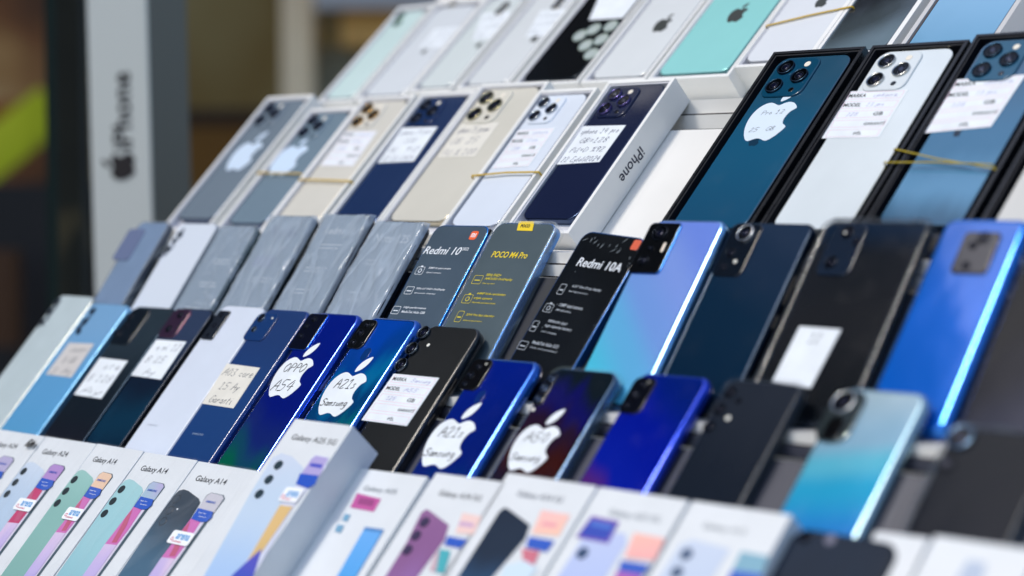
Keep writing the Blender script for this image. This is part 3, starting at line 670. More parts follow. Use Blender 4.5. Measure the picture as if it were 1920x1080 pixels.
clear_case(p, (215, 225, 225), .14, .0022, .0010, 2)
# black film with scratches
p = film_phone((1094, 439), (1219, 440), 'face up phone with black demo film, white lettering and peeling scratches', mat((16, 84, 150), .15, metal=.6, coat=.5), mat((16, 20, 24), .16, coat=.8, var=.3, vscale=14, bump=.12, bscale=20), l=.182, up=-.004, yaw=.45*edge_yaw(3, (1089, 460), (950, 661)), dw=-.001)
z = p.t+.0006; b = MB()
tx(b, p, 'Redmi 10A', (1082, 496), (1169, 498), PRW, z, .0088, .012, .1)
GR = mat((176, 184, 192), .5)
for k, (ix, iy, L) in enumerate(((1054, 543, [('6.53" Dot Drop display', 1072, 1130, 541), ('Rear fingerprint sensor', 1066, 1104, 549)]), (1029, 578, [('13MP dual camera', 1048, 1095, 575), ('5MP selfie camera', 1042, 1072, 583)]),
                                 (1003, 612, [('5000mAh (typ)', 1027, 1065, 605), ('high-capacity battery', 1020, 1075, 615), ('10W charging', 1014, 1045, 624)]), (981, 648, [('MediaTek Helio G25', 997, 1050, 646), ('Octa core processor', 992, 1048, 656)]))):
    icon(b, p, ix, iy, .0105, GR, z, (1, 0, 1, 2)[k])
    for j, (s, x0, x1, yy) in enumerate(L): tx(b, p, s, (x0, yy), (x1, yy+1), GR, z, .0030 if j == 0 or (k == 2 and j == 1) else .0017, .016, .15)
rnd = random.Random(3)
for k in range(34):
    side = k % 3; x = rnd.uniform(-.5, .5)*p.w*.9 if side == 0 else (.5 if side == 1 else -.42)*p.w*rnd.uniform(.6, .9); y = rnd.uniform(.90, .98)*p.l if side == 0 else rnd.uniform(.05, .95)*p.l
    a = rnd.uniform(.5, 1.7); ll = rnd.uniform(.002, .009) if side == 0 else rnd.uniform(.0008, .003); ww = rnd.uniform(.0002, .0006)
    d = Vector((math.cos(a), math.sin(a)))*ll/2; n = Vector((-d.y, d.x)).normalized()*ww; c = Vector((x, y))
    b.poly([tuple(c-d), tuple(c+n), tuple(c+d), tuple(c-n)], z, mat((118, 128, 134), .4), .0001)
p.part('film_print', b, p.film)
cx, cy = p.px(1193, 460); b = MB(); b.slab(.009, .010, .002, p.t+.0003, p.t+.0006, mat((214, 84, 46), .5), cx, cy, .0001, back=False); p.part('badge', b, p.film)
# pale blue to violet phone
SILV = mat((214, 220, 226), .15, metal=1)
p = phone(3, (1228, 410), (1366, 411), .178, 'phone shining cyan to periwinkle blue with a silver right edge', grad([(0, (80, 210, 240)), (.28, (104, 190, 240)), (.5, (124, 168, 240)), (.75, (134, 166, 242)), (1, (116, 148, 240))], l=.18, skew=.42, rough=.22, metal=.25), mat((150, 196, 232), .15, metal=1), t=.0105, r=.0105, ei=.0030, eh=.0055, up=.006)
mo = module(p, [(1224, 420), (1281, 420), (1236, 514), (1178, 512)], GLOSSB, mat((40, 120, 200), .15, metal=1), h=.0016)
lenses(p, mo, [(1240, 440, .0075), (1209, 491, .0050), (1222, 468, .0026)], mat((34, 38, 46), .15, metal=1), z=p.t+.0016)
b = MB(); c = Vector(p.px(1246, 466)); b.slab(.0028, .0095, .0014, p.t+.0012, p.t+.0020, mat((250, 235, 215), .2), c.x, c.y, .0003); p.part('flash', b, mo)
# dark navy phone
NAVY = grad([(0, (8, 34, 56)), (.5, (12, 38, 60)), (.8, (26, 44, 66)), (1, (34, 50, 72))], coat=.35, l=.18, skew=.2, metal=.2)  # reflected glow at the upper right is painted into this ramp
p = phone(3, (1378, 414), (1527, 418), .178, 'deep navy phone with one bright ring lens right of the periwinkle phone', NAVY, mat((20, 34, 50), .2, metal=.7), t=.0095, ei=.0026, eh=.004, btn=mat((16, 20, 26), .3), dw=-.004)
mo = module(p, [(1376, 420), (1432, 422), (1390, 520), (1334, 518)], mat((10, 18, 28), .1, coat=1), h=.0012, r=.006)
lenses(p, mo, [(1400, 440, .0078)], STEEL, z=p.t+.0012, h=.002); lenses(p, mo, [(1372, 476, .0042), (1358, 502, .003)], z=p.t+.0010); flash(p, 1380, 492, .0018, mo, p.t+.0012)
# dark phone in thick case with paper
p = phone(3, (1548, 416), (1748, 416), .178, 'black phone in a thick clear case with a blank white paper strip', grad([(0, (18, 22, 26)), (.5, (30, 32, 36)), (.8, (24, 28, 34)), (1, (14, 34, 56))], coat=.35, l=.18, metal=.15), mat((20, 26, 34), .2, metal=.5), t=.010, dw=.003)
mo = module(p, [(1568, 420), (1632, 424), (1590, 520), (1530, 516)], mat((20, 34, 52), .12, coat=1), h=.0014, r=.007)
lenses(p, mo, [(1592, 438, .0055), (1608, 456, .0035), (1560, 494, .0055)], z=p.t+.0012); flash(p, 1588, 440, .0012, mo, p.t+.0025)
st, P = sticker_rect(p, [(1500, 612), (1578, 618), (1520, 728), (1448, 716)]); write_lines(p, P, [('12', .3), ('7', .15), ' '], st, INK2, .0006)
clear_case(p, (70, 78, 88), .25, .0042, .0012, 3)
# vivid blue phone
p = phone(3, (1772, 406), (1936, 408), .180, 'vivid blue phone with a bright streak along its rounded right side', grad([(0, (0, 104, 214)), (.5, (0, 104, 216)), (1, (16, 96, 196))], l=.18, skew=.1, metal=.35, rough=.12, swirl=.2, smear=.015), mat((0, 120, 220), .1, metal=.7, coat=1), t=.0125, r=.0105, ei=.0050, eh=.0085, up=.004)
mo = module(p, [(1806, 436), (1878, 438), (1850, 516), (1788, 512)], mat((6, 12, 24), .08, coat=1), h=.0014, r=.004)
lenses(p, mo, [(1846, 448, .0050), (1826, 462, .0034), (1812, 500, .0034)], z=p.t+.0012)
# dark phones at the right edge
p = phone(3, (1944, 412), (2110, 412), .18, 'black glossy phone cut off by the right edge, beside the vivid blue one', grad([(0, (44, 48, 66)), (.35, (22, 25, 34)), (.6, (10, 14, 18)), (1, (6, 14, 20))], coat=.15, l=.18, skew=-.3, metal=.4), mat((70, 72, 88), .2, metal=.8), t=.0095, ei=.004, eh=.006)  # grey sheen towards the foot is part of the painted colour

# ------------------------------------------------------------------ tier 4
def ph4(TL, TR, label, front, side, l=None, **k):
    l = l or (.188 if TR[0] < 910 else .172)
    return phone(4, TL, TR, l, label, front, side, **k)
p = ph4((112, 553), (181, 556), 'pearl white phone with dark floral lenses at the left end of the fourth tier', mat((196, 210, 212), .15, coat=.7, var=.05), mat((200, 204, 196), .2, metal=.5), yaw=0)
petals(p, [(110, 563), (102, 575), (95, 585), (86, 597), (78, 607)], mat((70, 80, 88), .3), s=.0055, n=6, seed=4); lenses(p, None, [(106, 568, .0042), (95, 586, .0042), (80, 605, .0036)], mat((90, 98, 104), .3, metal=.5), z=p.t)
p = ph4((172, 568), (247, 571), 'sky blue phone with blurry beige paper note on the fourth tier', grad([(0, (96, 172, 220)), (.5, (106, 176, 226)), (1, (134, 184, 226))], metal=.15, rough=.25), mat((120, 176, 214), .2, metal=.6), yaw=0)
petals(p, [(176, 582), (170, 592), (160, 602), (152, 614), (146, 626)], mat((24, 40, 60), .3), s=.0048, n=5, seed=7); lenses(p, None, [(174, 584, .0040), (160, 603, .0040), (148, 622, .0036)], mat((30, 50, 72), .3, metal=.5), z=p.t)
st, P = sticker_rect(p, [(130, 643), (177, 645), (134, 708), (86, 702)], mat((200, 196, 192), .7)); write_lines(p, P, ['Xiaomi', ('8 GB', .5), 'S Ay'], st, INK2, .0006)
p = ph4((253, 575), (334, 577), 'black green phone with a large black camera block on the fourth tier', grad([(0, (30, 30, 42)), (.4, (24, 34, 44)), (1, (48, 62, 72))], metal=.2), mat((14, 40, 60), .2, metal=.6), yaw=0)
mo = module(p, [(250, 580), (284, 582), (240, 648), (206, 644)], mat((16, 24, 32), .12, coat=.8), r=.004); lenses(p, mo, [(246, 594, .0048), (222, 626, .0048), (240, 612, .003)])
st, P = sticker_rect(p, [(188, 671), (240, 677), (190, 748), (139, 740)]); write_lines(p, P, ['Note', '8 128', 'Ay'], st, INK2, .0006)
p = ph4((338, 577), (402, 580), 'ink blue phone with a plum rimmed camera and white note on the fourth tier', grad([(0, (10, 40, 64)), (.3, (14, 58, 84)), (.6, (20, 36, 58)), (1, (58, 74, 104))], metal=.25, swirl=.2, seed=3), mat((16, 24, 36), .2, metal=.6), yaw=0, dw=-.003)
mo = module(p, [(330, 580), (360, 582), (328, 634), (296, 630)], mat((52, 36, 56), .12, coat=.8), mat((120, 70, 90), .2, metal=.7), r=.006); lenses(p, mo, [(340, 592, .004), (318, 618, .004)])
st, P = sticker_rect(p, [(294, 637), (350, 641), (302, 712), (246, 704)]); write_lines(p, P, ['Redmi 12', ('8 256', .8), ('Ay', .4)], st, INK2, .0006)
p = ph4((418, 571), (502, 576), 'plain white phone with a narrow black camera strip on the fourth tier', mat((222, 230, 242), .22, coat=.6, var=.02), mat((210, 216, 224), .3), yaw=0, r=.011, ei=.002, eh=.003)
mo = module(p, [(412, 583), (434, 584), (400, 638), (377, 637)], mat((34, 40, 50), .1, coat=1), r=.003); lenses(p, mo, [(418, 592, .0026), (404, 612, .0026), (391, 630, .0022)])
b = MB(); c = p.px(286, 797); b.text('SAMSUNG', c[0], c[1], .017, .0022, p.t+.0001, mat((190, 196, 206), .3)); p.part('lettering', b)
p = ph4((500, 577), (586, 582), 'denim blue phone with a torn cream note reading A03', grad([(0, (8, 60, 118)), (.5, (12, 62, 122)), (1, (14, 54, 110))], metal=.1, rough=.3, coat=.5), mat((10, 54, 124), .25, coat=.6), yaw=0, r=.011, ei=.0025, eh=.004)
mo = module(p, [(484, 588), (524, 590), (496, 640), (456, 638)], mat((14, 54, 108), .25, coat=.5), r=.006, h=.001); lenses(p, mo, [(492, 598, .0048), (478, 619, .0034)], mat((110, 130, 150), .2, metal=1)); flash(p, 512, 598, .0012, mo)
st, P = sticker_rect(p, [(426, 682), (488, 690), (438, 766), (379, 757)], CREAM); write_lines(p, P, [('A03 core', .9), ('15 Ay', .6), ('Garanti', .7)], st, INK2, .0006)
b = MB(); c = p.px(371, 814); b.text('SAMSUNG', c[0], c[1], .017, .0022, p.t+.0001, mat((130, 150, 180), .3)); p.part('lettering', b)
p = ph4((594, 582), (682, 588), 'royal blue phone with apple sticker reading OPPO A54', grad([(0, (0, 120, 90)), (.14, (20, 90, 120)), (.3, (26, 50, 140)), (.5, (4, 30, 150)), (1, (0, 34, 160))], l=.17, skew=.25, metal=.45, rough=.14, swirl=.3, seed=2), mat((0, 70, 190), .1, metal=.7, coat=1), yaw=0, t=.010, r=.0115, ei=.004, eh=.006)
mo = module(p, [(583, 588), (614, 593), (578, 658), (542, 654)], mat((8, 12, 30), .06, coat=1), mat((0, 90, 220), .15, metal=.8), r=.003, h=.0016); lenses(p, mo, [(592, 601, .0030), (577, 614, .0026), (566, 632, .0026)], z=p.t+.0014)
apple_sticker(p, (558, 668), (530, 744), [('OPPO', .62, .2), ('A54', .62, .26)])
p = ph4((693, 590), (792, 598), 'streaky peacock blue phone with apple sticker reading A21s, left of matte black phone', grad([(0, (0, 120, 96)), (.25, (0, 150, 150)), (.45, (0, 84, 150)), (.62, (0, 140, 205)), (.8, (0, 84, 190)), (1, (0, 90, 220))], l=.17, skew=-.2, metal=.5, rough=.13, swirl=.5, seed=5), mat((0, 90, 190), .1, metal=.7, coat=1), yaw=0, t=.010, r=.0115, ei=.0045, eh=.006)
mo = module(p, [(680, 600), (712, 602), (678, 656), (650, 653)], mat((10, 12, 16), .08, coat=1), r=.006, h=.0014); lenses(p, mo, [(691, 612, .0028), (677, 626, .0036), (664, 644, .0028), (681, 645, .0020)], z=p.t+.0012); flash(p, 700, 610, .0020, mo)
b = MB(); c = p.px(686, 664); b.slab(.009, .014, .0045, p.t-.0002, p.t+.0003, mat((0, 50, 110), .2, coat=.5), c[0], c[1], .0002, back=False); p.part('fingerprint_reader', b)
apple_sticker(p, (655, 696), (625, 778), [('A21s', .58, .2), ('Samsung', .72, .15)])
p = ph4((806, 607), (904, 616), 'matte black phone with three separate ringed lenses and a crisp printed form', mat((12, 18, 23), .36, ior=1.32, var=.15, vscale=12), mat((12, 16, 20), .22, coat=.6), yaw=0, t=.0105, r=.012, ei=.0022, eh=.003, dw=-.002, btn=mat((8, 8, 10), .3))
lenses(p, None, [(796, 626, .0068), (774, 656, .0068), (754, 686, .0068)], mat((96, 104, 112), .15, metal=1), h=.003, z=p.t-.0002); flash(p, 803, 647, .0018, None, p.t-.0001)
form_label(p, [(739, 701), (824, 709), (763, 799), (678, 788)])
p = ph4((902, 667), (1018, 675), 'ultramarine phone with apple sticker reading A21s, right of the matte black phone', grad([(0, (0, 96, 130)), (.15, (0, 70, 140)), (.4, (6, 40, 150)), (1, (0, 40, 170))], l=.17, metal=.5, rough=.13, swirl=.25, seed=8, skew=-.1), mat((0, 90, 190), .1, metal=.7, coat=1), t=.010, r=.0115, ei=.0045, eh=.006, yaw=0)
mo = module(p, [(890, 674), (926, 676), (897, 734), (860, 730)], mat((10, 10, 14), .08, coat=1), r=.006, h=.0014); lenses(p, mo, [(900, 690, .0028), (884, 706, .0034), (873, 722, .0026)], z=p.t+.0012); flash(p, 914, 684, .0020, mo)
b = MB(); c = p.px(900, 745); b.slab(.009, .014, .0045, p.t-.0002, p.t+.0003, mat((0, 40, 110), .2, coat=.5), c[0], c[1], .0002, back=False); p.part('fingerprint_reader', b)
apple_sticker(p, (855, 784), (822, 875), [('A21s', .58, .2), ('Samsung', .72, .15)])
p = ph4((1040, 688), (1164, 698), 'phone with dark prism back from maroon to green, apple sticker reading A50', grad([(0, (0, 92, 66)), (.12, (20, 60, 60)), (.3, (36, 26, 50)), (.5, (70, 24, 20)), (.7, (46, 24, 52)), (.85, (20, 20, 110)), (1, (20, 34, 44))], l=.17, metal=.4, rough=.13, swirl=.5, seed=11, skew=.2), mat((16, 70, 110), .1, metal=.7, coat=1), t=.009, r=.011, ei=.002, yaw=0)
mo = module(p, [(1030, 700), (1048, 701), (1016, 762), (998, 760)], mat((16, 20, 30), .08, coat=1), r=.004, h=.0012); lenses(p, mo, [(1036, 712, .0028), (1022, 730, .0030), (1010, 750, .0026)], mat((120, 140, 170), .2, metal=1), z=p.t+.0010); flash(p, 1000, 768, .0018, None, p.t)
apple_sticker(p, (1015, 795), (982, 882), [('A50', .56, .2), ('Samsung', .7, .15)]); clear_case(p, (170, 190, 190), .08, .0018, .0008, 6)
p = ph4((1200, 697), (1338, 704), 'electric blue phone with violet and teal sheen near its foot, no sticker', grad([(0, (0, 130, 160)), (.14, (40, 60, 170)), (.26, (110, 50, 150)), (.4, (10, 40, 200)), (.7, (0, 30, 190)), (1, (0, 40, 150))], l=.17, metal=.5, rough=.12, swirl=.22, seed=13, skew=.35), mat((0, 60, 210), .1, metal=.7, coat=1), t=.010, r=.0105, ei=.0035, eh=.005, yaw=0)
mo = module(p, [(1195, 708), (1234, 711), (1200, 778), (1158, 774)], mat((8, 10, 20), .08, coat=1), r=.006, h=.0014); lenses(p, mo, [(1208, 724, .0030), (1192, 742, .0036), (1176, 762, .0028)], z=p.t+.0012); flash(p, 1218, 719, .0022, mo)
p = ph4((1362, 710), (1516, 720), 'charcoal phone with wavy emboss in a clear case', grad([(0, (6, 22, 38)), (.4, (10, 22, 36)), (1, (26, 34, 46))], l=.17, metal=.1, rough=.22, coat=.12, swirl=.2, seed=4), mat((26, 34, 44), .3), t=.0095, ei=.002, yaw=0, dw=.006)
lenses(p, None, [(1370, 736, .0050), (1350, 768, .0050), (1330, 800, .0050), (1385, 752, .0024)], mat((30, 36, 46), .2, metal=.7), z=p.t); flash(p, 1365, 784, .0022, None, p.t); clear_case(p, (90, 100, 110), .10, .0026, .0010, 8)
p = ph4((1578, 722), (1750, 733), 'phone fading from silver at the head to turquoise and azure at the foot', grad([(0, (0, 96, 190)), (.25, (0, 124, 206)), (.5, (0, 160, 204)), (.62, (80, 180, 206)), (.74, (132, 174, 198)), (1, (160, 186, 198))], l=.172, metal=.35, rough=.22, skew=-.08), mat((168, 200, 212), .2, metal=.8, coat=.4), t=.0115, r=.013, ei=.0045, eh=.0065, yaw=0)
mo = module(p, [(1566, 734), (1632, 738), (1586, 832), (1530, 828)], mat((70, 84, 88), .15, metal=.8, coat=1), mat((170, 180, 176), .15, metal=1), r=.010, h=.0022)
b = MB(); c = quad_frame(p.pp([(1560, 785), (1596, 788), (1568, 828), (1536, 824)]))[0]; b.slab(.014, .020, .006, p.t+.0018, p.t+.0026, GLOSSB, c.x, c.y, .0003); p.part('lens_panel', b, mo)
lenses(p, mo, [(1585, 758, .0095)], STEEL, z=p.t+.0020, h=.0018)
p = ph4((1788, 800), (1990, 812), 'black phone in a smoky case with one glinting ring lens near the right edge', grad([(0, (5, 12, 22)), (.5, (8, 15, 25)), (1, (18, 22, 26))], coat=.12, l=.17, metal=.1, swirl=.2, seed=9), mat((20, 26, 34), .3), t=.010, yaw=0, ei=.003)
lenses(p, None, [(1802, 822, .0095)], mat((130, 160, 190), .15, metal=1), z=p.t, h=.0025); lenses(p, None, [(1775, 870, .006)], z=p.t); clear_case(p, (80, 92, 104), .12, .003, .001, 12)

# ------------------------------------------------------------------ tier 5: printed retail boxes
CARDR = mat((224, 228, 230), .42, var=.04, vscale=25, bump=.1, bscale=90)
def retail(TL, TR, label, up=0, l=.165, depth=.034, yaw=None, dw=.0006, m=CARDR):
    it = Item('retail_box', 5, TL, TR, l, depth, label, 'phone box', G_RT, up, yaw, None, False, dw)
    b = MB(); b.slab(it.w, it.l, .0008, 0, depth, m, 0, it.l/2, .0005, seg=2); it.part('carton', b)
    return it
def prt(it, L, name='front_print'):
    """L = list of (points_px, material[, layer])"""
    b = MB()
    for i, e in enumerate(L): b.poly(it.pp(e[0]), it.t+.0002+.00012*(i+1), e[1], .00008)
    return it.part(name, b)
def title(it, s, q0, q1, h=.0062, m=None):
    b = MB(); tx(b, it, s, q0, q1, m or mat((24, 28, 36), .5), it.t+.0002, h, .004); it.part('title_lettering', b)
BAN = mat((20, 84, 190), .4); 
def pg(stops, l=.165, seed=0, sw=.12): return grad(stops, l=l, metal=0, rough=.35, coat=.2, swirl=sw, seed=seed, bump=0)
def arena(it, pts, z=None):
    P = it.pp(pts); c, w, h, rot = quad_frame(P); b = MB(); z = it.t+.0016
    b.slab(w, h, .0022, z-.0003, z, WHITEP, c.x, c.y, .0001, back=False, rot=rot)
    b.text('arena', c.x+w*.06, c.y+h*.06, w*.62, h*.42, z+.0001, mat((30, 150, 215), .5), .02, rot=rot)
    b.ring(c.x-w*.36, c.y-h*.2, h*.16, h*.09, z-.0001, z+.0001, mat((206, 40, 80), .5), 12)
    b.text('connect', c.x-w*.06, c.y-h*.30, w*.42, h*.13, z+.0001, mat((206, 40, 80), .5), .02, rot=rot); it.part('shop_sticker', b)
class Map:  # copies the layout of the reference box onto another box face
    def __init__(s, ref, it): s.r, s.i = ref, it
    def __call__(s, pts):
        out = []
        for q in pts:
            x, y = s.r.px(*q); k = s.i.w/s.r.w; out.append((x*k, s.i.l-(s.r.l-y)))
        return out
def galaxy(it, ref, backm, lensm, topm, ttl, sticker=True, lens3=True, scrib=False, pink=(206, 110, 180)):
    M_ = Map(ref, it); b = MB(); z = it.t+.0002
    def P(pts, m, k): b.poly(M_(pts), z+.00012*k, m, .00008)
    P([(345, 918), (336, 920), (326, 930), (304, 960), (240, 1053), (150, 1184), (218, 1184), (350, 985), (376, 943), (373, 935), (354, 921)], backm, 1)
    P([(397, 924), (388, 929), (362, 970), (304, 1047), (216, 1178), (246, 1182), (402, 962), (422, 936), (420, 929)], mat((60, 84, 96), .4), 2)
    P([(397, 925), (389, 930), (362, 970), (304, 1047), (214, 1180), (240, 1182), (396, 962), (420, 935), (418, 930)], mat((222, 214, 232), .4), 3)
    P([(397, 925), (389, 930), (372, 954), (402, 962), (420, 936), (418, 930)], topm, 4)
    P([(360, 972), (378, 978), (352, 1019), (329, 1049), (304, 1046)], mat(pink, .4), 5)
    P([(345, 993), (358, 978), (348, 1010), (329, 1044), (318, 1044)], mat((190, 84, 120), .45), 6)
    P([(304, 1046), (329, 1049), (238, 1182), (212, 1180)], pg([(0, (150, 150, 220)), (.2, (196, 180, 226)), (.5, (222, 200, 226)), (1, (230, 220, 236))], seed=it.w*1000, sw=.8), 6)
    P([(373, 954), (401, 961), (398, 972), (388, 980), (376, 980), (360, 974)], BAN, 8)
    if lens3:
        for q in ((329.5, 938), (313, 961), (297, 985)):
            c = M_([q])[0]; b.slab(.0086, .0086, .0043, z+.0002, z+.0004, lensm, c[0], c[1], .0001, back=False)
    else:
        for q, r in (((332, 936), .0046), ((319, 957), .0046), ((306, 978), .0046)):
            c = M_([q])[0]; b.ring(c[0], c[1], r, r*.84, z, z+.0004, lensm)
        c = M_([(333, 955)])[0]; b.disc(c[0], c[1], .0010, z, z+.0004, WHITEP)
    q0, q1 = M_([(385, 940), (408, 945)]); b.text('SAMSUNG', (q0[0]+q1[0])/2, (q0[1]+q1[1])/2, .0135, .0022, z+.00075, BAN, .02)
    for k, s in enumerate(('Super fast', 'Samsung care')):
        q = M_([(381, 964+k*7)])[0]; b.text(s, q[0], q[1], .0105, .0014, z+.0012, WHITEP, .01)
    it.part('front_print', b)
    q0, q1 = M_([(368, 898), (423, 906)]); b = MB(); c = ((q0[0]+q1[0])/2, (q0[1]+q1[1])/2)
    b.text(ttl, c[0], c[1], abs(q1[0]-q0[0])*1.03, .0078, z, mat((20, 24, 32), .5), .006, rot=math.atan2(q1[1]-q0[1], q1[0]-q0[0])); it.part('title_lettering', b)
    if sticker:
        c, w, h, rot = quad_frame(M_([(329, 995), (369, 1003), (352, 1028), (315, 1018)])); b = MB(); z2 = it.t+.0018
        b.slab(w, h, .0025, z2-.0003, z2, WHITEP, c.x, c.y, .0001, back=False, rot=rot)
        b.text('arena', c.x+w*.08, c.y+h*.08, w*.60, h*.42, z2+.0001, mat((30, 150, 215), .5), .02, rot=rot)
        b.ring(c.x-w*.34, c.y-h*.16, h*.15, h*.09, z2-.0001, z2+.0001, mat((206, 40, 80), .5), 12)
        b.text('connect', c.x-w*.06, c.y-h*.30, w*.42, h*.13, z2+.0001, mat((206, 40, 80), .5), .02, rot=rot); it.part('shop_sticker', b)
    # shrink film with its ribbed edge
    b = MB(); rnd = random.Random(int(it.w*1e5))
    nx, ny = 20, 40; V = []; Fc = []
    for j in range(ny+1):
        for i in range(nx+1):
            x = -it.w/2+it.w*i/nx; y = it.l*j/ny; h = .0003*(1-abs(math.sin(x*60+y*30+it.w*900)))**5+.0003*(1-abs(math.sin(x*22-y*90)))**6
            V.append((x*1.004, y*1.002, it.t+.0021+h))
    for j in range(ny):
        for i in range(nx): a = j*(nx+1)+i; Fc.append((a, a+1, a+nx+2, a+nx+1))
    b.add(V, Fc, wrap_mat((236, 240, 244), .02, 9, it.w*100, .12, .06), True); it.part('shrink_film', b)
    if scrib:
        b = MB(); c = it.px(66, 836); b.pen('A24 s', c[0]-.002, c[1], .020, .008, it.t+.0030, BLK, .0012); b.pen('8mm', c[0]-.004, c[1]+.001, .014, .008, it.t+.0031, BLK, .0012); it.part('handwriting', b)
LD = mat((30, 44, 50), .3)
# reference box first: right-hand A14
ref = retail((372, 864), (488, 884), 'box printed with a black phone, rightmost of three boxes reading Galaxy A14')
galaxy(ref, ref, pg([(0, (60, 110, 140)), (.35, (70, 104, 128)), (.7, (52, 66, 80)), (1, (70, 76, 84))]), mat((40, 50, 60), .3), mat((200, 198, 206), .4), 'Galaxy A14', lens3=False)
o = retail((271, 847), (371, 863), 'box printed with an aqua phone, middle of three boxes reading Galaxy A14')
galaxy(o, ref, pg([(0, (140, 190, 200)), (.5, (158, 204, 210)), (1, (168, 210, 210))]), LD, pg([(0, (100, 190, 190)), (.5, (150, 205, 205)), (1, (190, 170, 214))], sw=.6), 'Galaxy A14', sticker=False)
RB = []
o = retail((183, 831), (270, 846), 'box printed with a sage green phone, leftmost of three boxes reading Galaxy A14')
RB.append(o)
galaxy(o, ref, pg([(0, (130, 176, 168)), (.5, (138, 184, 176)), (1, (160, 204, 196))]), LD, mat((236, 200, 170), .4), 'Galaxy A14')
o = retail((86, 818), (182, 832), 'shrink wrapped box printed with an icy blue phone, reading Galaxy A24 without any scribble')
galaxy(o, ref, pg([(0, (160, 190, 220)), (.5, (184, 204, 224)), (1, (214, 224, 236))]), LD, mat((176, 140, 200), .4), 'Galaxy A24', pink=(196, 60, 110))
o = retail((-6, 804), (85, 818), 'box reading Galaxy A24 with a black marker scribble at the left edge of the photo')
galaxy(o, ref, pg([(0, (60, 70, 80)), (1, (90, 96, 102))]), LD, mat((180, 172, 206), .4), 'Galaxy A24', sticker=False, scrib=True, pink=(206, 90, 120))

def ridges(it, q0, q1, n, sz=.0042, seed=0):
    rnd = random.Random(seed); b = MB(); a, c = Vector(it.px(*q0)), Vector(it.px(*q1)); m = mat((190, 208, 210), .2, coat=.5)
    for k in range(n):
        p = a.lerp(c, k/(n-1)); x = p.x+rnd.uniform(-.0006, .0006); r = sz*rnd.uniform(.8, 1.15)
        b.tube([(x-r, p.y-.0008, it.t+.0020), (x-r*.3, p.y, it.t+.0034), (x+r*.5, p.y+.0006, it.t+.0032), (x+r, p.y+.0012, it.t+.0020)], .0008, m, 8)
    it.part('film_seam', b)
ridges(ref, (482, 918), (420, 1016), 16, .003, 1)
# raised A25 box
o = retail((552, 787), (664, 796), 'tall white box standing proud of its row, pale phone print with yellow strip', up=.030, depth=.036, yaw=0)
prt(o, [([(528, 850), (512, 858), (470, 925), (380, 1085), (452, 1085), (545, 950), (570, 878), (548, 856)], pg([(0, (170, 200, 236)), (.5, (196, 214, 232)), (1, (214, 218, 232))])),
        ([(592, 854), (584, 860), (560, 905), (526, 948), (440, 1090), (470, 1090), (552, 950), (612, 876), (617, 858)], mat((214, 218, 236), .4)),
        ([(593, 855), (584, 862), (566, 889), (599, 894), (616, 860)], mat((176, 164, 214), .4)),
        ([(584, 869), (606, 872), (603, 879), (581, 875)], mat((70, 80, 190), .4)),
        ([(526, 948), (550, 951), (492, 1036), (462, 1058)], pg([(0, (200, 180, 120)), (.4, (226, 190, 130)), (1, (214, 196, 110))])),
        ([(492, 1030), (462, 1056), (436, 1080), (432, 1100), (470, 1100)], pg([(0, (60, 90, 190)), (.2, (90, 90, 190)), (.5, (170, 130, 190)), (1, (60, 80, 180))])),
        ([(564, 889), (598, 893), (592, 910), (578, 917), (556, 909)], mat((16, 80, 190), .4))])
b = MB()
for q in ((523, 873), (505, 900), (487, 927)): c = o.px(*q); b.slab(.0088, .0088, .0044, o.t+.0004, o.t+.0012, mat((40, 60, 70), .3), c[0], c[1], .0001, back=False)
o.part('printed_lenses', b); title(o, 'Galaxy A25 5G', (546, 822), (631, 830), .0072); arena(o, [(541, 915), (574, 919), (556, 946), (522, 940)])

o = retail((672, 878), (806, 893), 'white box with a magenta square sticker and a blue strip', dw=.004)
prt(o, [([(670, 925), (715, 936), (701, 960), (657, 952)], mat((190, 76, 150), .5)), ([(676, 933), (704, 938), (698, 950), (670, 945)], mat((150, 50, 120), .5)),
        ([(648, 964), (658, 966), (651, 979), (642, 976)], mat((110, 160, 190), .5)), ([(634, 984), (646, 986), (639, 1000), (628, 997)], mat((110, 160, 190), .5)),
        ([(685, 990), (720, 995), (664, 1090), (628, 1090)], pg([(0, (60, 160, 226)), (1, (120, 178, 238))])), ([(686, 989), (721, 994), (717, 1000), (682, 995)], mat((70, 130, 190), .5))])
title(o, 'Galaxy A05', (683, 914), (742, 926), .0062, mat((110, 120, 128), .5))
o = retail((817, 886), (950, 904), 'white box printed with a mauve phone with three lenses', dw=.001)
prt(o, [([(800, 955), (790, 962), (763, 1017), (716, 1092), (776, 1092), (834, 1013), (842, 985), (806, 958)], pg([(0, (160, 130, 196)), (.3, (150, 110, 170)), (.6, (140, 96, 144)), (1, (150, 104, 150))], sw=.4)),
        ([(868, 962), (904, 969), (889, 1003), (854, 1000)], mat((240, 206, 198), .45)), ([(864, 978), (890, 982), (887, 990), (860, 986)], mat((206, 170, 200), .45)),
        ([(840, 1006), (878, 1013), (864, 1029), (833, 1023)], BAN), ([(826, 1030), (846, 1034), (834, 1076), (818, 1074)], mat((60, 170, 180), .45)), ([(818, 1040), (826, 1031), (818, 1074), (806, 1070)], mat((200, 170, 180), .45))])
b = MB()
for q in ((797, 980), (781, 1005), (765, 1032)): c = o.px(*q); b.slab(.0092, .0092, .0046, o.t+.0004, o.t+.0012, mat((60, 50, 84), .3), c[0], c[1], .0001, back=False)
o.part('printed_lenses', b); title(o, 'Galaxy A34 5G', (824, 924), (901, 938), .0068)
o = retail((952, 885), (1120, 912), 'white box printed with a dark navy phone and a peach screen', dw=.001)
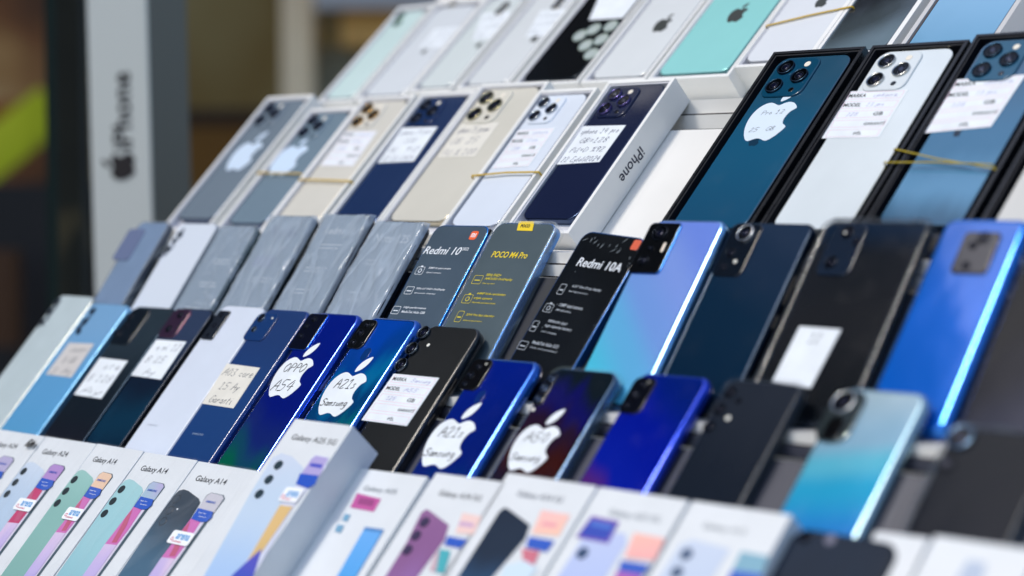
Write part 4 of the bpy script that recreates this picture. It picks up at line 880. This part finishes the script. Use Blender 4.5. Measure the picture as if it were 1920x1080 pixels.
prt(o, [([(946, 952), (936, 960), (905, 1009), (852, 1092), (916, 1092), (985, 1011), (994, 985), (954, 955)], pg([(0, (70, 130, 180)), (.3, (50, 90, 130)), (.6, (30, 46, 66)), (1, (26, 40, 60))])),
        ([(1016, 957), (1070, 966), (1048, 1006), (997, 1001)], pg([(0, (250, 190, 190)), (.5, (252, 206, 170)), (1, (250, 196, 196))], sw=.4)), ([(1020, 979), (1046, 983), (1042, 990), (1014, 986)], mat((240, 160, 170), .45)),
        ([(993, 1007), (1041, 1015), (1026, 1036), (986, 1027)], BAN), ([(979, 1029), (1013, 1035), (1001, 1063), (982, 1058)], mat((206, 110, 130), .45)), ([(948, 1062), (985, 1052), (1010, 1066), (990, 1092), (935, 1092)], mat((206, 226, 238), .45))])
title(o, 'Galaxy A54 5G', (971, 925), (1054, 941), .0066, mat((70, 80, 96), .5))
o = retail((1124, 912), (1292, 938), 'white box printed with a lilac phone under a blue label', dw=.001)
prt(o, [([(1100, 1000), (1090, 1014), (1040, 1092), (1130, 1092), (1175, 1020), (1172, 1000)], pg([(0, (170, 190, 236)), (1, (196, 206, 236))])), ([(1110, 968), (1162, 978), (1141, 1020), (1080, 1008)], mat((110, 70, 170), .45)),
        ([(1110, 975), (1156, 984), (1138, 1014), (1086, 1004)], mat((10, 60, 176), .45)), ([(1112, 978), (1150, 985), (1145, 994), (1106, 986)], mat((60, 110, 200), .45)),
        ([(1190, 1000), (1248, 1011), (1228, 1052), (1172, 1046)], pg([(0, (252, 170, 190)), (.5, (252, 176, 180)), (1, (250, 200, 176))], sw=.3)), ([(1166, 1052), (1220, 1060), (1205, 1080), (1160, 1072)], BAN), ([(1158, 1072), (1205, 1080), (1198, 1092), (1150, 1092)], mat((170, 90, 180), .45))])
b = MB(); c = o.px(1093, 1038); b.slab(.0095, .0095, .0047, o.t+.0004, o.t+.0012, mat((50, 76, 110), .3), c[0], c[1], .0001, back=False); o.part('printed_lenses', b)
title(o, 'Galaxy A35 5G', (1143, 960), (1236, 978), .0066, mat((100, 112, 124), .5))
o = retail((1298, 938), (1486, 966), 'white box with a teal patch at the lower right, left of the dark phone', dw=.001)
prt(o, [([(1300, 1012), (1276, 1020), (1230, 1092), (1330, 1092), (1370, 1030)], pg([(0, (180, 200, 226)), (1, (206, 216, 232))])), ([(1390, 1034), (1442, 1044), (1424, 1092), (1362, 1092)], mat((120, 170, 190), .45)), ([(1372, 1070), (1432, 1078), (1424, 1092), (1362, 1092)], BAN)])
b = MB()
for q in ((1288, 1040), (1270, 1074)): c = o.px(*q); b.slab(.0095, .0095, .0047, o.t+.0004, o.t+.0012, mat((80, 100, 130), .3), c[0], c[1], .0001, back=False)
o.part('printed_lenses', b); title(o, 'Galaxy A15', (1320, 984), (1396, 1002), .0062, mat((120, 128, 134), .5))
p = phone(5, (1490, 984), (1694, 1020), .165, 'dull blue black phone in front of the turquoise phone at the bottom edge', mat((24, 38, 56), .45, ior=1.2, var=.1, bump=.05, bscale=50), mat((20, 28, 40), .4, ior=1.25), t=.010, r=.015, ei=.003, up=-.01)
flash(p, 1557, 1012, .0042, None, p.t, mat((110, 110, 130), .3)); lenses(p, None, [(1510, 1006, .005)], z=p.t)
o = retail((1640, 996), (1744, 1008), 'sliver of a white box just right of the dull dark phone', up=-.012, dw=.001)
o = retail((1752, 1003), (1950, 1032), 'white box in the bottom right corner with a faint grey print', dw=.001)
prt(o, [([(1815, 1050), (1850, 1056), (1840, 1092), (1790, 1092)], mat((176, 190, 210), .45))])

# ------------------------------------------------------------------ background, far out of focus
def at(x, y, d): return CAM+ray((x, y))*d
def slab_bg(name, x0, x1, y0, y1, d, th, m, label, cat, rot=0, lean=0, kind=None, group=None):
    """an upright block facing the camera's side of the street"""
    a, b_ = at(x0, y1, d), at(x1, y1, d); t = at(x0, y0, d); w = (b_-a).length; h = t.z-a.z
    b = MB(); b.box(-w/2, w/2, 0, th, 0, h, m); o = b.build(name)
    mid = (a+b_)/2; o.matrix_world = Matrix.Translation(mid) @ Matrix.Rotation(PSI+rot, 4, 'Z') @ Matrix.Rotation(lean, 4, 'Y')
    tag(o, label, cat, group, kind); return o
# ground and shop front behind
b = MB(); b.box(-14, 6, -6, 14, -.05, 0, mat((96, 94, 90), .9, var=.2, vscale=2)); tag(b.build('ground'), kind='structure')
def blotch(stops, scale=(1, 1, 1), seed=0, rough=.7):
    m, t, bs = base('blotchy_tones'); N, L = t.nodes, t.links; tc = N.new('ShaderNodeTexCoord'); mp = N.new('ShaderNodeMapping'); mp.inputs['Scale'].default_value = scale; mp.inputs['Location'].default_value = (seed, seed, seed)  # random blotches of colour, shared by walls, post, counter and cloth
    L.new(tc.outputs['Object'], mp.inputs[0]); n = N.new('ShaderNodeTexNoise'); n.inputs['Scale'].default_value = 1; n.inputs['Detail'].default_value = 2; L.new(mp.outputs[0], n.inputs['Vector'])
    r = N.new('ShaderNodeValToRGB'); e = r.color_ramp.elements
    while len(e) < len(stops): e.new(.5)
    for q, (p_, c) in zip(e, stops): q.position = p_; q.color = srgb(*c)
    L.new(n.outputs[0], r.inputs[0]); L.new(r.outputs[0], bs.inputs['Base Color']); bs.inputs['Roughness'].default_value = rough; return m
slab_bg('shop_wall', -600, 1500, -800, 900, 7.0, .2, blotch([(.3, (64, 44, 16)), (.45, (128, 100, 44)), (.6, (150, 130, 80)), (.75, (176, 136, 78))], (1.6, 1, 1.1), 3), 'blurred olive and brown shop wall behind the stand', 'wall')
slab_bg('wooden_post', 535, 590, -300, 1000, 6.0, .12, mat((244, 222, 186), .7, var=.1), 'cream post standing blurred left of the top tier', 'post')
slab_bg('shadow_strip', 340, 620, 205, 232, 6.2, .3, mat((44, 26, 10), .7), 'dark painted shelf board against the olive wall', 'shadow')  # dark block stands in for a shadow band on the wall
slab_bg('crate', 345, 500, 236, 520, 6.2, .3, mat((118, 80, 24), .8, var=.3, vscale=3), 'brown crate standing below the dark shelf strip', 'crate')
slab_bg('crate', 640, 770, 18, 84, 5.9, .25, mat((246, 190, 110), .7, var=.2, vscale=4), 'golden carton behind the pale mint phone', 'carton')  # plain golden colour with slight noise
slab_bg('crate', 592, 720, 90, 400, 6.1, .25, mat((140, 140, 124), .7, var=.2, vscale=4), 'grey green crate behind the second tier left end', 'crate')
slab_bg('metal_shutter', 590, 1100, -300, 14, 5.8, .1, mat((176, 176, 178), .6), 'light grey shutter strip along the top edge', 'shutter')
slab_bg('glass_cabinet_post', 100, 118, -300, 1400, 3.2, .02, mat((16, 38, 34), .9), 'green glass edge left of the white column', 'glass edge')
slab_bg('dark_post', 121, 164, -300, 1400, 2.95, .06, blotch([(.35, (8, 12, 10)), (.55, (26, 30, 22)), (.75, (104, 92, 62))], (6, 6, 5), 1, .9), 'blackish post between the glass edge and the white column', 'post')
slab_bg('shop_wall', -900, 160, -700, 1500, 6.9, .2, blotch([(.3, (46, 26, 14)), (.45, (130, 78, 36)), (.55, (184, 134, 76)), (.7, (244, 212, 156))], (1.8, 1, 2.0), 9), 'brown and orange blurred wall at the left edge', 'wall')
slab_bg('counter', -900, 150, 345, 1500, 5.6, .4, blotch([(.4, (10, 7, 12)), (.6, (20, 14, 18)), (.8, (50, 28, 10))], (1.6, 1.6, 1.6), 2, .6), 'blackish counter block at the left edge', 'counter')
slab_bg('amber_bottle', -30, 28, 470, 650, 5.3, .08, mat((74, 40, 6), .5), 'amber bottle shape low at the left edge', 'bottle')
slab_bg('orange_cloth', -60, 46, 190, 285, 6.3, .03, mat((160, 92, 26), .7), 'orange cloth patch above the lime green cloth', 'cloth')
o = slab_bg('lime_banner', -70, 150, 215, 300, 6.0, .02, blotch([(.3, (90, 86, 10)), (.5, (200, 206, 10)), (.7, (222, 224, 40))], (3, 1, 3), 5), 'lime green cloth hanging aslant at the left edge', 'cloth', lean=-.66)
# added unseen building: darkens reflections in the phone backs and cuts side skylight
root = bpy.data.objects.new('added_building', None); C.objects.link(root); root.location = (-8.5, -1.5, 0)
tag(root, 'added unseen brown building, mirrored dark in the glossy phone backs', 'building')
b = MB(); b.box(-1.5, 0, -9, 6.5, 0, 10.6, mat((54, 50, 46), .85, var=.2, vscale=.6)); b.build('wall', root)
for fy in range(6):
    for fz in range(4):
        b = MB(); b.box(.002, .06, -8.2+fy*2.45, -6.8+fy*2.45, 1.2+fz*2.6, 2.9+fz*2.6, mat((24, 28, 34), .1, coat=1)); b.build('window', root)
b = MB(); b.box(-1.7, .5, -9.2, 6.7, 10.602, 10.85, mat((120, 112, 100), .7)); b.build('roof', root)
# white column with mark and lettering
b = MB(); w, dpt, h = .090, .097, 1.6
b.box(-w/2, w/2, 0, .004, 0, h, mat((206, 210, 206), .35, coat=.3)); b2 = MB(); b2.box(-w/2+.002, w/2-.001, .0042, dpt, 0, h, mat((98, 98, 90), .5))
root = bpy.data.objects.new('display_column', None); C.objects.link(root)
base_p = at(243, 900, 2.76); ang = PSI-.42
root.matrix_world = Matrix.Translation(base_p) @ Matrix.Rotation(ang, 4, 'Z') @ Matrix.Rotation(math.radians(-1.2), 4, 'Y')
tag(root, 'tall white display column with black apple mark and lettering turned on its side', 'display column')
b.build('front_panel', root); b2.build('shaft', root)
inv = root.matrix_world.inverted()
def col_loc(x, y):
    o = inv @ CAM; d = inv.to_3x3() @ ray((x, y)); k = (-.0006-o.y)/d.y; return o+d*k
c = col_loc(229, 312); b = MB(); DK = mat((30, 22, 26), .5)
def vert_apple(c, s):
    for P in (APPLE_S, LEAF_S):
        Q = [(-y, x) for x, y in P]   # turned on its side, leaf to the left
        L = [[(c.x+s*u, c.y+.0004, c.z+s*v) for u, v in Q], [(c.x+s*u, c.y, c.z+s*v) for u, v in Q]]; b.loft(L, DK, smooth=False)
vert_apple(c, .0388); b.build('logo', root)
c = col_loc(228, 208); b = MB(); b.text('iPhone', 0, 0, .1003, .0296, 0, DK, .02, frame=(c, Vector((0, 0, 1)), Vector((-1, 0, 0)))); b.build('lettering', root)
